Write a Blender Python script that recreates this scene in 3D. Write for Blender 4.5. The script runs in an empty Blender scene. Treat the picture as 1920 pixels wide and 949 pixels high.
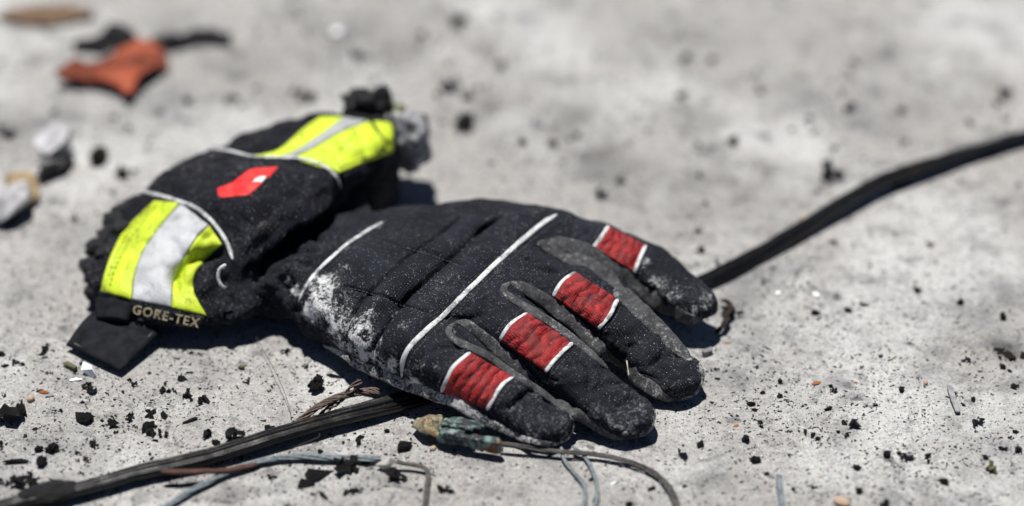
import bpy, bmesh, math, random
import numpy as np
from mathutils import Vector, Matrix
from mathutils.bvhtree import BVHTree
R = math.radians
SC = 0.01                                    # everything below is reckoned in centimetres
scene = bpy.context.scene
COL = scene.collection
rng = np.random.default_rng(7)
random.seed(7)

# ------------------------------------------------------------------ camera
PITCH, DIST, LENS, FPX = R(36), 180.0, 135.0, 7200.0
cd = bpy.data.cameras.new("camera"); cam = bpy.data.objects.new("camera", cd); COL.objects.link(cam)
CAMP = np.array([0.0, -DIST*math.cos(PITCH), DIST*math.sin(PITCH)])
cam.location = Vector(CAMP*SC); cam.rotation_euler = (R(90)-PITCH, 0, 0)
cd.lens = LENS; cd.sensor_width = 36; cd.clip_start = 0.05; cd.clip_end = 500
cd.dof.use_dof = True; cd.dof.focus_distance = 1.703; cd.dof.aperture_fstop = 2.3; cd.dof.aperture_blades = 0
scene.camera = cam
# ------------------------------------------------------------------ sky, sun, exposure
SUNV = Vector((-0.10, 0.17, 0.96)).normalized()
w = bpy.data.worlds.new("World"); scene.world = w; w.use_nodes = True
nt = w.node_tree; bg = nt.nodes["Background"]
sky = nt.nodes.new("ShaderNodeTexSky"); sky.sky_type = 'NISHITA'; sky.sun_disc = False
sky.sun_elevation = math.asin(SUNV.z); sky.sun_rotation = math.atan2(SUNV.x, SUNV.y)
sky.air_density = .4; sky.dust_density = .25; sky.altitude = 900
nt.links.new(sky.outputs[0], bg.inputs[0]); bg.inputs[1].default_value = 0.05
sl = bpy.data.lights.new("sun", 'SUN'); sl.energy = 5.0; sl.angle = R(0.53); sl.color = (1.0, 0.965, 0.91)
so = bpy.data.objects.new("sun", sl); COL.objects.link(so); so.location = (0, 0, 3)
so.rotation_euler = (-SUNV).to_track_quat('-Z', 'Y').to_euler()
vs = scene.view_settings
vs.view_transform = 'Standard'; vs.look = 'None'; vs.exposure = 0.42; vs.gamma = 1; vs.use_curve_mapping = False
scene.cycles.use_denoising = True
scene.cycles.max_bounces = 6

# ------------------------------------------------------------------ reckoning
def ray(px, py):
    """photo pixel -> direction from the camera (cm)"""
    x = (px-960)/FPX; y = (474.5-py)/FPX
    f = np.array([0, math.cos(PITCH), -math.sin(PITCH)]); u = np.array([0, math.sin(PITCH), math.cos(PITCH)])
    d = f + u*y + np.array([1.0, 0, 0])*x
    return d/np.linalg.norm(d)
def P(px, py, h=0.0):
    """point at height h (cm) that the photo shows at that pixel"""
    d = ray(px, py); t = (h-CAMP[2])/d[2]
    return CAMP + d*t

def hash3(i, j, k, s):
    n = (i*374761393 + j*668265263 + k*2147483647 + s*1274126177) & 0xffffffff
    n = ((n ^ (n >> 13))*1274126177) & 0xffffffff
    n = n ^ (n >> 16)
    return (n & 0xffff)/32767.5 - 1.0
def vnoise(p, f=1.0, s=0):
    q = np.asarray(p, dtype=np.float64)*f
    i0 = np.floor(q).astype(np.int64); t = q-i0; t = t*t*(3-2*t)
    r = 0
    for a in (0, 1):
        for b in (0, 1):
            for c in (0, 1):
                wgt = (t[..., 0] if a else 1-t[..., 0])*(t[..., 1] if b else 1-t[..., 1])*(t[..., 2] if c else 1-t[..., 2])
                r = r + wgt*hash3(i0[..., 0]+a, i0[..., 1]+b, i0[..., 2]+c, s)
    return r
def fbm(p, f=1.0, o=4, s=0, g=.5):
    r = 0; a = 1.0
    for k in range(o):
        r = r + a*vnoise(p, f, s+k*17); f *= 2.03; a *= g
    return r

def catmull(pts, n):
    """resample a control polyline (k,d) as a smooth curve of n points"""
    p = np.asarray(pts, float)
    if len(p) == 2:
        t = np.linspace(0, 1, n)[:, None]; return p[0]*(1-t)+p[1]*t
    e = np.vstack([2*p[0]-p[1], p, 2*p[-1]-p[-2]])
    L = np.concatenate([[0], np.cumsum(np.linalg.norm(np.diff(p[:, :2], axis=0), axis=1)+1e-9)])
    s = np.linspace(0, L[-1], n); seg = np.clip(np.searchsorted(L, s, side='right')-1, 0, len(p)-2)
    t = ((s-L[seg])/(L[seg+1]-L[seg]))[:, None]
    a, b, c, d = e[seg], e[seg+1], e[seg+2], e[seg+3]
    return .5*((2*b)+(-a+c)*t+(2*a-5*b+4*c-d)*t**2+(-a+3*b-3*c+d)*t**3)

# ------------------------------------------------------------------ object making
def new_mesh(name, verts, faces, mat=None, smooth=True, attrs=None, org=None):
    verts = np.asarray(verts, float)
    o = np.zeros(3) if org is None else np.asarray(org, float)
    me = bpy.data.meshes.new(name)
    me.from_pydata(((verts-o)*SC).tolist(), [], [tuple(int(q) for q in f) for f in faces])
    if smooth: me.polygons.foreach_set("use_smooth", [True]*len(me.polygons))
    if attrs:
        for k, v in attrs.items():
            a = me.attributes.new(k, 'FLOAT', 'POINT'); a.data.foreach_set("value", np.asarray(v, np.float32))
    if mat: me.materials.append(mat)
    me.update()
    return me
def obj(name, verts, faces, mat, parent=None, smooth=True, attrs=None, org=None):
    """one mesh object; verts in world cm"""
    pw = np.array(parent['_w']) if parent is not None else np.zeros(3)
    if org is None: org = pw if parent is not None else np.array([*np.mean(verts, 0)[:2], np.min(np.asarray(verts)[:, 2])])
    me = new_mesh(name, verts, faces, mat, smooth, attrs, org)
    o = bpy.data.objects.new(name, me); COL.objects.link(o)
    if parent is not None: o.parent = parent
    o.location = Vector((np.asarray(org)-pw)*SC)
    o['_w'] = [float(v) for v in org]
    return o
def tag(o, label, cat, group=None, kind=None):
    if label: o['label'] = label
    if cat: o['category'] = cat
    if group: o['group'] = group
    if kind: o['kind'] = kind
    return o
def thing(name, loc, label, cat, group=None):
    o = bpy.data.objects.new(name, None); COL.objects.link(o); o.empty_display_size = .01
    o.location = Vector(np.asarray(loc)*SC); o['_w'] = [float(v) for v in loc]
    return tag(o, label, cat, group)

def grid_faces(nu, nv, closed_v=False, off=0):
    f = []
    for i in range(nu-1):
        for j in range(nv if closed_v else nv-1):
            j2 = (j+1) % nv
            f.append((off+i*nv+j, off+(i+1)*nv+j, off+(i+1)*nv+j2, off+i*nv+j2))
    return f
def sweep(path, section, ups=None, caps=True, scale=None, twist=None):
    """sweep a closed 2-D section (k,2: sideways, up) along path (n,3)"""
    path = np.asarray(path, float); n = len(path); k = len(section)
    T = np.gradient(path, axis=0); T /= np.linalg.norm(T, axis=1)[:, None]+1e-12
    U = np.tile([0, 0, 1.0], (n, 1)) if ups is None else np.asarray(ups, float)
    S = np.cross(T, U); S /= np.linalg.norm(S, axis=1)[:, None]+1e-12
    U = np.cross(S, T)
    if twist is not None:
        c, s = np.cos(twist)[:, None], np.sin(twist)[:, None]
        S, U = S*c+U*s, U*c-S*s
    sc = np.ones(n) if scale is None else np.asarray(scale)
    V = path[:, None]+S[:, None]*(section[None, :, 0:1]*sc[:, None, None])+U[:, None]*(section[None, :, 1:2]*sc[:, None, None])
    V = V.reshape(-1, 3)
    F = grid_faces(n, k, True)
    if caps: F += [tuple(range(k)), tuple((n-1)*k+j for j in range(k-1, -1, -1))]
    return V, F
def circle(k, a, b=None):
    t = np.linspace(0, 2*np.pi, k, endpoint=False); return np.stack([a*np.cos(t), (b or a)*np.sin(t)], 1)

class Body:
    """a mesh one can sew things onto"""
    def __init__(s, V, F): s.V = np.asarray(V); s.F = F; s.bvh = BVHTree.FromPolygons([tuple(v) for v in s.V], [tuple(int(a) for a in f) for f in F])
    def hit(s, px, py):
        d = ray(px, py); loc, nor, i, t = s.bvh.ray_cast(Vector(CAMP), Vector(d))
        if loc is None:
            best = None
            for t in np.linspace(DIST-25, DIST+25, 60):
                q = s.bvh.find_nearest(Vector(CAMP+d*t))
                if q[0] is not None and (best is None or q[3] < best[3]): best = q
            loc, nor = best[0], best[1]
        nor = np.array(nor)
        return np.array(loc), nor
def smooth_rows(a, it=2):
    for _ in range(it):
        b = a.copy(); b[1:-1] = .25*a[:-2]+.5*a[1:-1]+.25*a[2:]; a = b
    return a
def on_body(body, pts, n, it=3):
    c = catmull(pts, n); H = [body.hit(x, y) for x, y in c]
    L = np.array([h[0] for h in H]); N = np.array([h[1] for h in H])
    L = smooth_rows(L, it); N = smooth_rows(N, it+3); N /= np.linalg.norm(N, axis=1)[:, None]+1e-9
    return L, N
def tape(k, a, b, p=3.5):
    t = np.linspace(0, 2*np.pi, k, endpoint=False); c, q = np.cos(t), np.sin(t)
    return np.stack([a*np.sign(c)*np.abs(c)**(2/p), b*np.sign(q)*np.abs(q)**(2/p)], 1)
def ribbon(body, pts, width, thick, n=60, lift=0.0, it=3, k=16, taper=True, prof=None, wob=.06, upb=0.0):
    L, N = on_body(body, pts, n, it)
    N = N+np.array([0, -.55, .83])*upb; N /= np.linalg.norm(N, axis=1)[:, None]
    t = np.linspace(0, 1, n); sc = np.ones(n)
    if taper: sc = np.clip(np.minimum(t, 1-t)*12+.35, 0, 1)
    if prof is not None: sc = sc*np.interp(t, np.linspace(0, 1, len(prof)), prof)
    sc = sc*(1+wob*fbm(L, 2.2, 2, 77))
    L = L+np.stack([fbm(L, 1.3, 2, 5), fbm(L, 1.3, 2, 6), 0*t], 1)*.018
    V, F = sweep(L+N*lift, tape(k, width/2, thick), N, scale=sc)
    return V, F
def panel(body, A, B, nu, nv, thick=.06, lift=.02, bump=None, it=2):
    """cloth panel between edge A and edge B (photo polylines), lying on the body, closed and with thickness"""
    a = catmull(A, nu); b = catmull(B, nu)
    G = np.zeros((nu, nv, 3)); N = np.zeros((nu, nv, 3))
    for i in range(nu):
        for j in range(nv):
            t = j/(nv-1); q = a[i]*(1-t)+b[i]*t
            G[i, j], N[i, j] = body.hit(*q)
    for _ in range(it):
        for M in (G, N):
            M[1:-1, 1:-1] = .5*M[1:-1, 1:-1]+.125*(M[:-2, 1:-1]+M[2:, 1:-1]+M[1:-1, :-2]+M[1:-1, 2:])
    N /= np.linalg.norm(N, axis=2)[..., None]+1e-9
    h = np.full((nu, nv), thick)
    U, W = np.meshgrid(np.linspace(0, 1, nu), np.linspace(0, 1, nv), indexing='ij')
    bm = bump(U, W, G) if bump else 0*U
    edge = np.clip(np.minimum(np.minimum(U, 1-U)*nu/2.0, np.minimum(W, 1-W)*nv/2.0), 0, 1)
    top = G+N*(lift+(h+bm)*(.25+.75*edge))[..., None]
    bot = G-N*.12
    V = np.concatenate([top.reshape(-1, 3), bot.reshape(-1, 3)])
    F = grid_faces(nu, nv); m = nu*nv
    F = [f[::-1] for f in F]
    F += [tuple(m+q for q in f[::-1]) for f in F]
    idx = np.arange(m).reshape(nu, nv)
    loop = list(idx[:, 0])+list(idx[-1, 1:])+list(idx[-2::-1, -1])+list(idx[0, -2:0:-1])
    for p_, q_ in zip(loop, loop[1:]+loop[:1]): F.append((p_, q_, q_+m, p_+m))
    return V, F, np.concatenate([bm.ravel(), bm.ravel()*0-.05])
def slab(tops, thick, nu=14, nv=10, sag=None, seed=0, amp=.03):
    """a small cloth slab from four corners given in cm"""
    a, b, c, d = [np.asarray(q, float) for q in tops]
    U, W = np.meshgrid(np.linspace(0, 1, nu), np.linspace(0, 1, nv), indexing='ij')
    G = a*((1-U)*(1-W))[..., None]+b*(U*(1-W))[..., None]+c*(U*W)[..., None]+d*((1-U)*W)[..., None]
    n = np.cross(b-a, d-a); n /= np.linalg.norm(n); n = n if n[2] > 0 else -n
    G = G+n*(fbm(G, .5, 2, seed)*amp*2)[..., None]
    if sag: G = G+n*(sag*np.sin(U*np.pi))[..., None]
    edge = np.clip(np.minimum(np.minimum(U, 1-U)*nu/1.5, np.minimum(W, 1-W)*nv/1.5), 0, 1)
    top = G+n*(thick*(edge-1)*.35)[..., None]; bot = G-n*thick*.8
    V = np.concatenate([top.reshape(-1, 3), bot.reshape(-1, 3)]); m = nu*nv
    F = grid_faces(nu, nv); F = F+[tuple(m+q for q in f[::-1]) for f in F]
    idx = np.arange(m).reshape(nu, nv)
    loop = list(idx[:, 0])+list(idx[-1, 1:])+list(idx[-2::-1, -1])+list(idx[0, -2:0:-1])
    for p_, q_ in zip(loop, loop[1:]+loop[:1]): F.append((p_, p_+m, q_+m, q_))
    return V, F

def surface_nets(vol, org, h):
    s = vol < 0; nx, ny, nz = vol.shape
    cnt = np.zeros((nx-1, ny-1, nz-1), np.int8)
    for a in (0, 1):
        for b in (0, 1):
            for c in (0, 1): cnt += s[a:nx-1+a, b:ny-1+b, c:nz-1+c]
    act = (cnt > 0) & (cnt < 8); I = np.argwhere(act)
    idx = np.full(act.shape, -1, np.int64); idx[tuple(I.T)] = np.arange(len(I))
    acc = np.zeros((len(I), 3)); n = np.zeros(len(I))
    cr = [(a, b, c) for a in (0, 1) for b in (0, 1) for c in (0, 1)]
    for p in cr:
        for ax in range(3):
            if p[ax]: continue
            q = list(p); q[ax] = 1
            va = vol[I[:, 0]+p[0], I[:, 1]+p[1], I[:, 2]+p[2]]; vb = vol[I[:, 0]+q[0], I[:, 1]+q[1], I[:, 2]+q[2]]
            m = (va < 0) != (vb < 0); t = np.where(m, va/(va-vb+1e-12), 0)
            pos = np.tile(np.array(p, float), (len(I), 1)); pos[:, ax] += t
            acc[m] += pos[m]; n[m] += 1
    V = (I+acc/n[:, None])*h+org
    F = []
    for ax in range(3):
        o1, o2 = [(1, 2), (2, 0), (0, 1)][ax]
        sl0 = [slice(None)]*3; sl1 = [slice(None)]*3
        sl0[ax] = slice(0, -1); sl1[ax] = slice(1, None)
        A = s[tuple(sl0)]; B = s[tuple(sl1)]
        E = np.argwhere(A != B); ok = (E[:, o1] > 0) & (E[:, o2] > 0) & (E[:, o1] < vol.shape[o1]-1) & (E[:, o2] < vol.shape[o2]-1)
        E = E[ok]; flip = A[tuple(E.T)]
        def g(d1, d2):
            q = E.copy(); q[:, o1] -= d1; q[:, o2] -= d2; return idx[tuple(q.T)]
        Q = np.stack([g(1, 1), g(0, 1), g(0, 0), g(1, 0)], 1)
        Q[~flip] = Q[~flip][:, ::-1]
        F.append(Q)
    return V, np.concatenate(F)
def relax(V, F, it=3, lam=.5):
    F = np.asarray(F); e = np.concatenate([F[:, [0, 1]], F[:, [1, 2]], F[:, [2, 3]], F[:, [3, 0]]])
    n = len(V); deg = np.bincount(e[:, 0], minlength=n)+np.bincount(e[:, 1], minlength=n)
    for _ in range(it):
        S = np.zeros_like(V)
        for c in range(3):
            S[:, c] = np.bincount(e[:, 0], V[e[:, 1], c], n)+np.bincount(e[:, 1], V[e[:, 0], c], n)
        V = V*(1-lam)+lam*S/np.maximum(deg, 1)[:, None]
    return V
def normals(V, F):
    F = np.asarray(F); n = np.cross(V[F[:, 2]]-V[F[:, 0]], V[F[:, 3]]-V[F[:, 1]]); N = np.zeros_like(V)
    for k in range(4):
        for c in range(3): N[:, c] += np.bincount(F[:, k], n[:, c], len(V))
    return N/(np.linalg.norm(N, axis=1)[:, None]+1e-9)
def dist_path(V, L, cut=1.5):
    """distance of every vertex to a polyline of points, and how far along it"""
    d = np.full(len(V), 9.0); t = np.zeros(len(V))
    lo, hi = L.min(0)-cut, L.max(0)+cut
    m = np.where(np.all((V > lo) & (V < hi), 1))[0]
    for i in range(0, len(m), 20000):
        mm = m[i:i+20000]; D = np.linalg.norm(V[mm][:, None]-L[None], axis=2); k = D.argmin(1)
        d[mm] = D[np.arange(len(mm)), k]; t[mm] = k/(len(L)-1)
    return d, t
def smin(a, b, k):
    h = np.clip(.5+.5*(b-a)/k, 0, 1); return b*(1-h)+a*h-k*h*(1-h)

# ------------------------------------------------------------------ materials
class M:
    def __init__(s, name, rough=.8, spec=.3):
        s.m = bpy.data.materials.new(name); s.m.use_nodes = True; s.t = s.m.node_tree; s.b = s.t.nodes["Principled BSDF"]
        s.b.inputs["Roughness"].default_value = rough; s.b.inputs["Specular IOR Level"].default_value = spec
        s.co = s.n("ShaderNodeTexCoord").outputs["Object"]
    def n(s, kind, **kw):
        x = s.t.nodes.new(kind)
        for k, v in kw.items(): setattr(x, k, v)
        return x
    def set(s, sock, v):
        if isinstance(v, bpy.types.NodeSocket): s.t.links.new(v, sock)
        elif isinstance(v, (tuple, list)) and len(v) == 3 and sock.type == 'RGBA': sock.default_value = (*v, 1)
        else: sock.default_value = v
    def noise(s, scale, detail=3, rough=.55, co=None, dist=0):
        x = s.n("ShaderNodeTexNoise"); s.set(x.inputs["Vector"], co or s.co)
        x.inputs["Scale"].default_value = scale; x.inputs["Detail"].default_value = detail; x.inputs["Roughness"].default_value = rough
        x.inputs["Distortion"].default_value = dist
        return x.outputs["Fac"]
    def voro(s, scale, feature='F1', out="Distance", co=None, rnd=1):
        x = s.n("ShaderNodeTexVoronoi", feature=feature); s.set(x.inputs["Vector"], co or s.co); x.inputs["Scale"].default_value = scale
        x.inputs["Randomness"].default_value = rnd
        return x.outputs[out]
    def step(s, v, lo, hi):
        x = s.n("ShaderNodeMapRange", interpolation_type='SMOOTHSTEP'); s.set(x.inputs[0], v)
        x.inputs[1].default_value = lo; x.inputs[2].default_value = hi; return x.outputs[0]
    def math(s, op, a, b=0.0, c=None):
        x = s.n("ShaderNodeMath", operation=op); s.set(x.inputs[0], a); s.set(x.inputs[1], b)
        if c is not None: s.set(x.inputs[2], c)
        return x.outputs[0]
    def mix(s, f, a, b):
        x = s.n("ShaderNodeMix", data_type='RGBA'); s.set(x.inputs[0], f); s.set(x.inputs[6], a); s.set(x.inputs[7], b); return x.outputs[2]
    def attr(s, name):
        x = s.n("ShaderNodeAttribute", attribute_name=name); return x.outputs["Fac"]
    def color(s, v): s.set(s.b.inputs["Base Color"], v); return s
    def bump(s, h, strength=.5, dist=.001):
        x = s.n("ShaderNodeBump"); s.set(x.inputs["Height"], h); x.inputs["Strength"].default_value = strength; x.inputs["Distance"].default_value = dist
        prev = s.b.inputs["Normal"]
        if prev.is_linked: s.t.links.new(prev.links[0].from_socket, x.inputs["Normal"])
        s.t.links.new(x.outputs[0], prev); return s
    def weave(s, pitch):
        """woven threads: two crossed waves; pitch in metres"""
        out = []
        for ang in (R(38), R(128)):
            mp = s.n("ShaderNodeMapping"); s.set(mp.inputs[0], s.co); mp.inputs["Rotation"].default_value = (0, 0, ang)
            wv = s.n("ShaderNodeTexWave", wave_type='BANDS'); s.set(wv.inputs[0], mp.outputs[0])
            wv.inputs["Scale"].default_value = .314/pitch; wv.inputs["Distortion"].default_value = .6; wv.inputs["Detail"].default_value = 1
            out.append(wv.outputs["Fac"])
        return s.math('MULTIPLY', out[0], out[1])

def fabric(name, base=(.0066, .0075, .0104), dustcol=(.60, .61, .63), weave=.0011, dusty=True, speck=.5):
    m = M(name, .9, .10)
    c = m.mix(m.step(m.noise(60, 4, .6), .35, .7), base, tuple(v*2.1 for v in base))
    wv = m.weave(weave)
    c = m.mix(m.math('MULTIPLY', wv, .6), c, tuple(v*3.6 for v in base))
    att = m.attr("dust")
    blot = m.step(m.noise(150, 6, .72), .34, .62)
    rag = m.noise(900, 4, .75)
    d = m.math('MULTIPLY', att, m.math('ADD', .25, blot))
    d2 = m.step(m.math('ADD', d, m.math('MULTIPLY', m.math('SUBTRACT', rag, .5), 1.5)), .34, .92)
    d2 = m.math('MULTIPLY', d2, m.step(att, .03, .30))
    c = m.mix(m.math('MULTIPLY', d2, .88), c, dustcol)
    # thin uneven film and single bright grains
    film = m.math('MULTIPLY', m.step(m.noise(1100, 3, .7), .54, .76), m.step(m.noise(38, 4, .65), .40, .66))
    c = m.mix(m.math('MULTIPLY', film, .16), c, dustcol)
    smear = m.math('MULTIPLY', m.step(m.noise(520, 5, .8), .50, .72), m.step(m.noise(24, 5, .7), .50, .68))
    c = m.mix(m.math('MULTIPLY', smear, .24), c, dustcol)
    for sc_, pr, th in ((1000, .991, .22), (2200, .955, .30)):
        wn = m.n("ShaderNodeTexWhiteNoise"); m.set(wn.inputs[0], m.voro(sc_, out="Position"))
        sp = m.math('MULTIPLY', m.math('LESS_THAN', m.voro(sc_), th), m.math('GREATER_THAN', m.math('ADD', wn.outputs["Value"], m.math('MULTIPLY', m.math('SUBTRACT', m.math('ADD', m.noise(50, 4, .7), m.math('MULTIPLY', att, .3)), .5), .14)), pr))
        c = m.mix(m.math('MULTIPLY', sp, speck), c, (.62, .62, .62))
    m.color(c)
    m.bump(wv, .6, .0003); m.bump(m.noise(260, 4, .6), .2, .0006)
    return m.m
m_fab = fabric("black_aramid_fabric")
m_fab_far = fabric("black_cuff_fabric", base=(.0048, .0052, .0074), weave=.0016, dusty=True, speck=.6)

def leather(name, base, dust):
    m = M(name, .8, .2)
    g1 = m.noise(430, 6, .85); g2 = m.noise(900, 4, .8)
    c = m.mix(m.step(g1, .34, .66), base, tuple(v*3.0 for v in base))
    a = m.math('ADD', m.attr("dust"), m.math('MULTIPLY', m.math('SUBTRACT', g1, .5), 2.6))
    a = m.math('ADD', a, m.math('MULTIPLY', m.math('SUBTRACT', g2, .5), 1.6))
    c = m.mix(m.math('MULTIPLY', m.step(a, .48, 1.0), .9), c, dust)
    cr = m.voro(330, feature='DISTANCE_TO_EDGE'); c = m.mix(m.math('MULTIPLY', m.step(cr, .05, .0), .3), c, tuple(v*.4 for v in base))
    m.color(c); m.bump(g1, .9, .0012); m.bump(g2, .5, .0006)
    return m.m
m_lea = leather("worn_grey_leather", (.036, .037, .040), (.50, .50, .51))
m_seam = leather("dusty_palm_leather", (.022, .023, .025), (.62, .62, .63))

def trim_mat():
    m = M("white_reflective_piping", .55, .4)
    dirt = m.step(m.noise(200, 6, .85), .46, .62)
    c = m.mix(m.math('MULTIPLY', dirt, .75), (.54, .55, .57), (.07, .07, .075))
    c = m.mix(m.math('MULTIPLY', m.step(m.noise(1400, 3, .6), .55, .7), .35), c, (.25, .25, .26))
    m.color(c); m.bump(m.noise(700, 4, .7), .4, .0004); return m.m
m_trim = trim_mat()
def red_mat():
    m = M("red_padded_fabric", .62, .35)
    h = m.attr("ridge")
    c = m.mix(m.step(m.noise(300, 4, .6), .35, .7), (.19, .005, .007), (.36, .013, .014))
    soil = m.attr('soil')
    c = m.mix(m.math('MULTIPLY', m.math('MULTIPLY', m.step(m.noise(130, 5, .75), .40, .62), soil), .75), c, (.06, .012, .014))
    dirt = m.math('MULTIPLY', m.step(m.noise(90, 4, .65), .34, .54), m.step(h, .045, .0))
    c = m.mix(m.math('MULTIPLY', dirt, .9), c, (.035, .008, .010))
    c = m.mix(m.math('MULTIPLY', m.step(m.noise(1000, 3, .7), .60, .72), .35), c, (.52, .40, .40))
    m.color(c); m.bump(m.weave(.0008), .6, .00035); m.bump(m.noise(500, 4, .7), .5, .0006); return m.m
m_red = red_mat()
def hivis(name, col, dark, dirtamt=.55):
    m = M(name, .6, .3)
    co = m.n("ShaderNodeMapping"); m.set(co.inputs[0], m.co); co.inputs["Scale"].default_value = (1, .35, 1); co.inputs["Rotation"].default_value = (0, 0, R(35))
    s1 = m.step(m.noise(170, 6, .78, co=co.outputs[0]), .53, .66)
    s0 = m.math('MULTIPLY', m.step(m.noise(55, 5, .75), .48, .66), .30)
    c = m.mix(m.step(m.noise(70, 3), .3, .7), col, tuple(v*.86 for v in col))
    c = m.mix(s0, c, dark)
    c = m.mix(m.math('MULTIPLY', s1, dirtamt), c, dark)
    m.color(c); m.bump(m.noise(200, 4, .6), .35, .0008); m.bump(m.weave(.0014), .25, .0003)
    return m.m
m_yel = hivis("yellow_high_visibility_fabric", (.52, .66, .035), (.16, .18, .02), .75)
m_sil = hivis("silver_reflective_tape", (.45, .465, .49), (.16, .17, .19), .55)
m_sil_shaded = hivis("shaded_silver_tape", (.33, .345, .36), (.12, .125, .13), .55)  # same tape as m_sil; shade from facing away is painted in as darker grey
m_logo = hivis("red_printed_emblem", (.74, .028, .028), (.40, .10, .10), .35)
def plain(name, col, rough=.8, spec=.3, n1=200, var=.5, bs=.6, bd=.0008, metal=0):
    m = M(name, rough, spec)
    m.color(m.mix(m.step(m.noise(n1, 5, .65), .3, .7), tuple(v*(1-var) for v in col), tuple(v*(1+var) for v in col)))
    m.bump(m.noise(n1*2.2, 5, .7), bs, bd); m.b.inputs["Metallic"].default_value = metal
    return m.m
m_strap = plain("black_strap_webbing", (.010, .011, .014), .85, .12, 150, .5, .4)
m_label = plain("dark_grey_label_tape", (.032, .034, .038), .8, .3, 400, .5, .4)
m_emblem = plain("white_emblem_print", (.62, .60, .60), .7)
m_dark = plain("black_emblem_print", (.03, .008, .01), .8)
m_thread = plain("beige_lettering", (.20, .175, .115), .8)
m_stitch = plain("grey_sewing_thread", (.075, .075, .08), .8)
m_char = plain("charcoal", (.0085, .0085, .009), .5, .4, 420, .75, 1, .0016)
m_charbrown = plain("brown_char", (.020, .015, .011), .8, .2, 260, .6, .9, .0012)
m_greychip = plain("grey_stone", (.22, .22, .225), .7, .35, 300, .4)
m_whitechip = plain("white_shard", (.86, .88, .90), .5, .4, 300, .06, .2)
m_tan = plain("tan_stone", (.46, .34, .25), .8, .3, 300, .3)
m_orange = plain("orange_brown_fragment", (.30, .105, .04), .8, .3, 400, .4)
m_olive = plain("olive_stone", (.12, .12, .062), .8, .3, 250, .45)
m_crystal = plain("pale_translucent_crystal", (.62, .61, .57), .35, .5, 250, .15)
m_crystal.node_tree.nodes["Principled BSDF"].inputs["Transmission Weight"].default_value = .35
m_brownstone = plain("tan_brown_stone", (.27, .205, .12), .85, .2, 90, .4)
m_yellowstone = plain("pale_rock", (.38, .38, .40), .8, .3, 120, .35)
m_rag = plain("orange_red_rag", (.21, .052, .027), .85, .25, 30, .75)
m_lining = plain("scorched_grey_lining", (.24, .245, .26), .9, .2, 60, .93, .8, .002)
m_burnt = plain("burnt_black_fabric", (.009, .0095, .012), .55, .3, 180, .7, 1, .0016)
m_hair = plain("fine_brown_fibre", (.06, .045, .035), .6)
m_copper = plain("bare_brown_wire_strand", (.075, .048, .040), .5, .5, 500, .55)
m_bluewire = plain("blue_grey_wire", (.13, .155, .17), .7, .35, 500, .45, .6, .0006)
m_darkwire = plain("dark_grey_wire", (.07, .065, .063), .6, .4, 400, .5)
m_redpeel = plain("reddish_brown_insulation", (.055, .022, .017), .7, .4, 400, .4)
m_straw = plain("pale_straw_splinter", (.55, .50, .42), .7)
def cable_mat():
    m = M("black_rubber_cable", .28, .40)
    c = m.mix(m.step(m.noise(250, 5, .7), .45, .8), (.0030, .0030, .0033), (.010, .010, .011))
    c = m.mix(m.math('MULTIPLY', m.step(m.noise(1300, 3, .7), .62, .72), .6), c, (.16, .155, .15))
    c = m.mix(m.math('MULTIPLY', m.step(m.noise(40, 3, .6), .56, .72), .35), c, (.09, .055, .03))
    m.color(c); m.bump(m.noise(500, 4, .7), .25, .0004)
    return m.m
m_cable = cable_mat()
def patina():
    m = M("corroded_copper_block", .75, .4)
    c = m.mix(m.step(m.noise(170, 5, .7), .46, .62), (.018, .024, .030), (.17, .26, .24))
    c = m.mix(m.math('MULTIPLY', m.step(m.noise(110, 3, .6, dist=1), .56, .63), .9), c, (.16, .050, .015))
    c = m.mix(m.step(m.noise(260, 6, .8), .56, .66), c, (.30, .36, .34))
    m.color(c); m.bump(m.noise(350, 5, .7), .9, .0015); return m.m
m_patina = patina()
def rustlump():
    m = M("rust_stained_yellow_lump", .8, .3)
    c = m.mix(m.step(m.noise(160, 5, .7, dist=1.5), .35, .6), (.12, .115, .10), (.36, .31, .18))
    c = m.mix(m.step(m.noise(190, 4, .6, dist=1), .56, .66), c, (.42, .13, .03))
    c = m.mix(m.step(m.noise(300, 5, .75), .52, .60), c, (.04, .04, .037))
    m.color(c); m.bump(m.noise(300, 5, .75), 1, .0018); return m.m
m_rust = rustlump()

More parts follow.
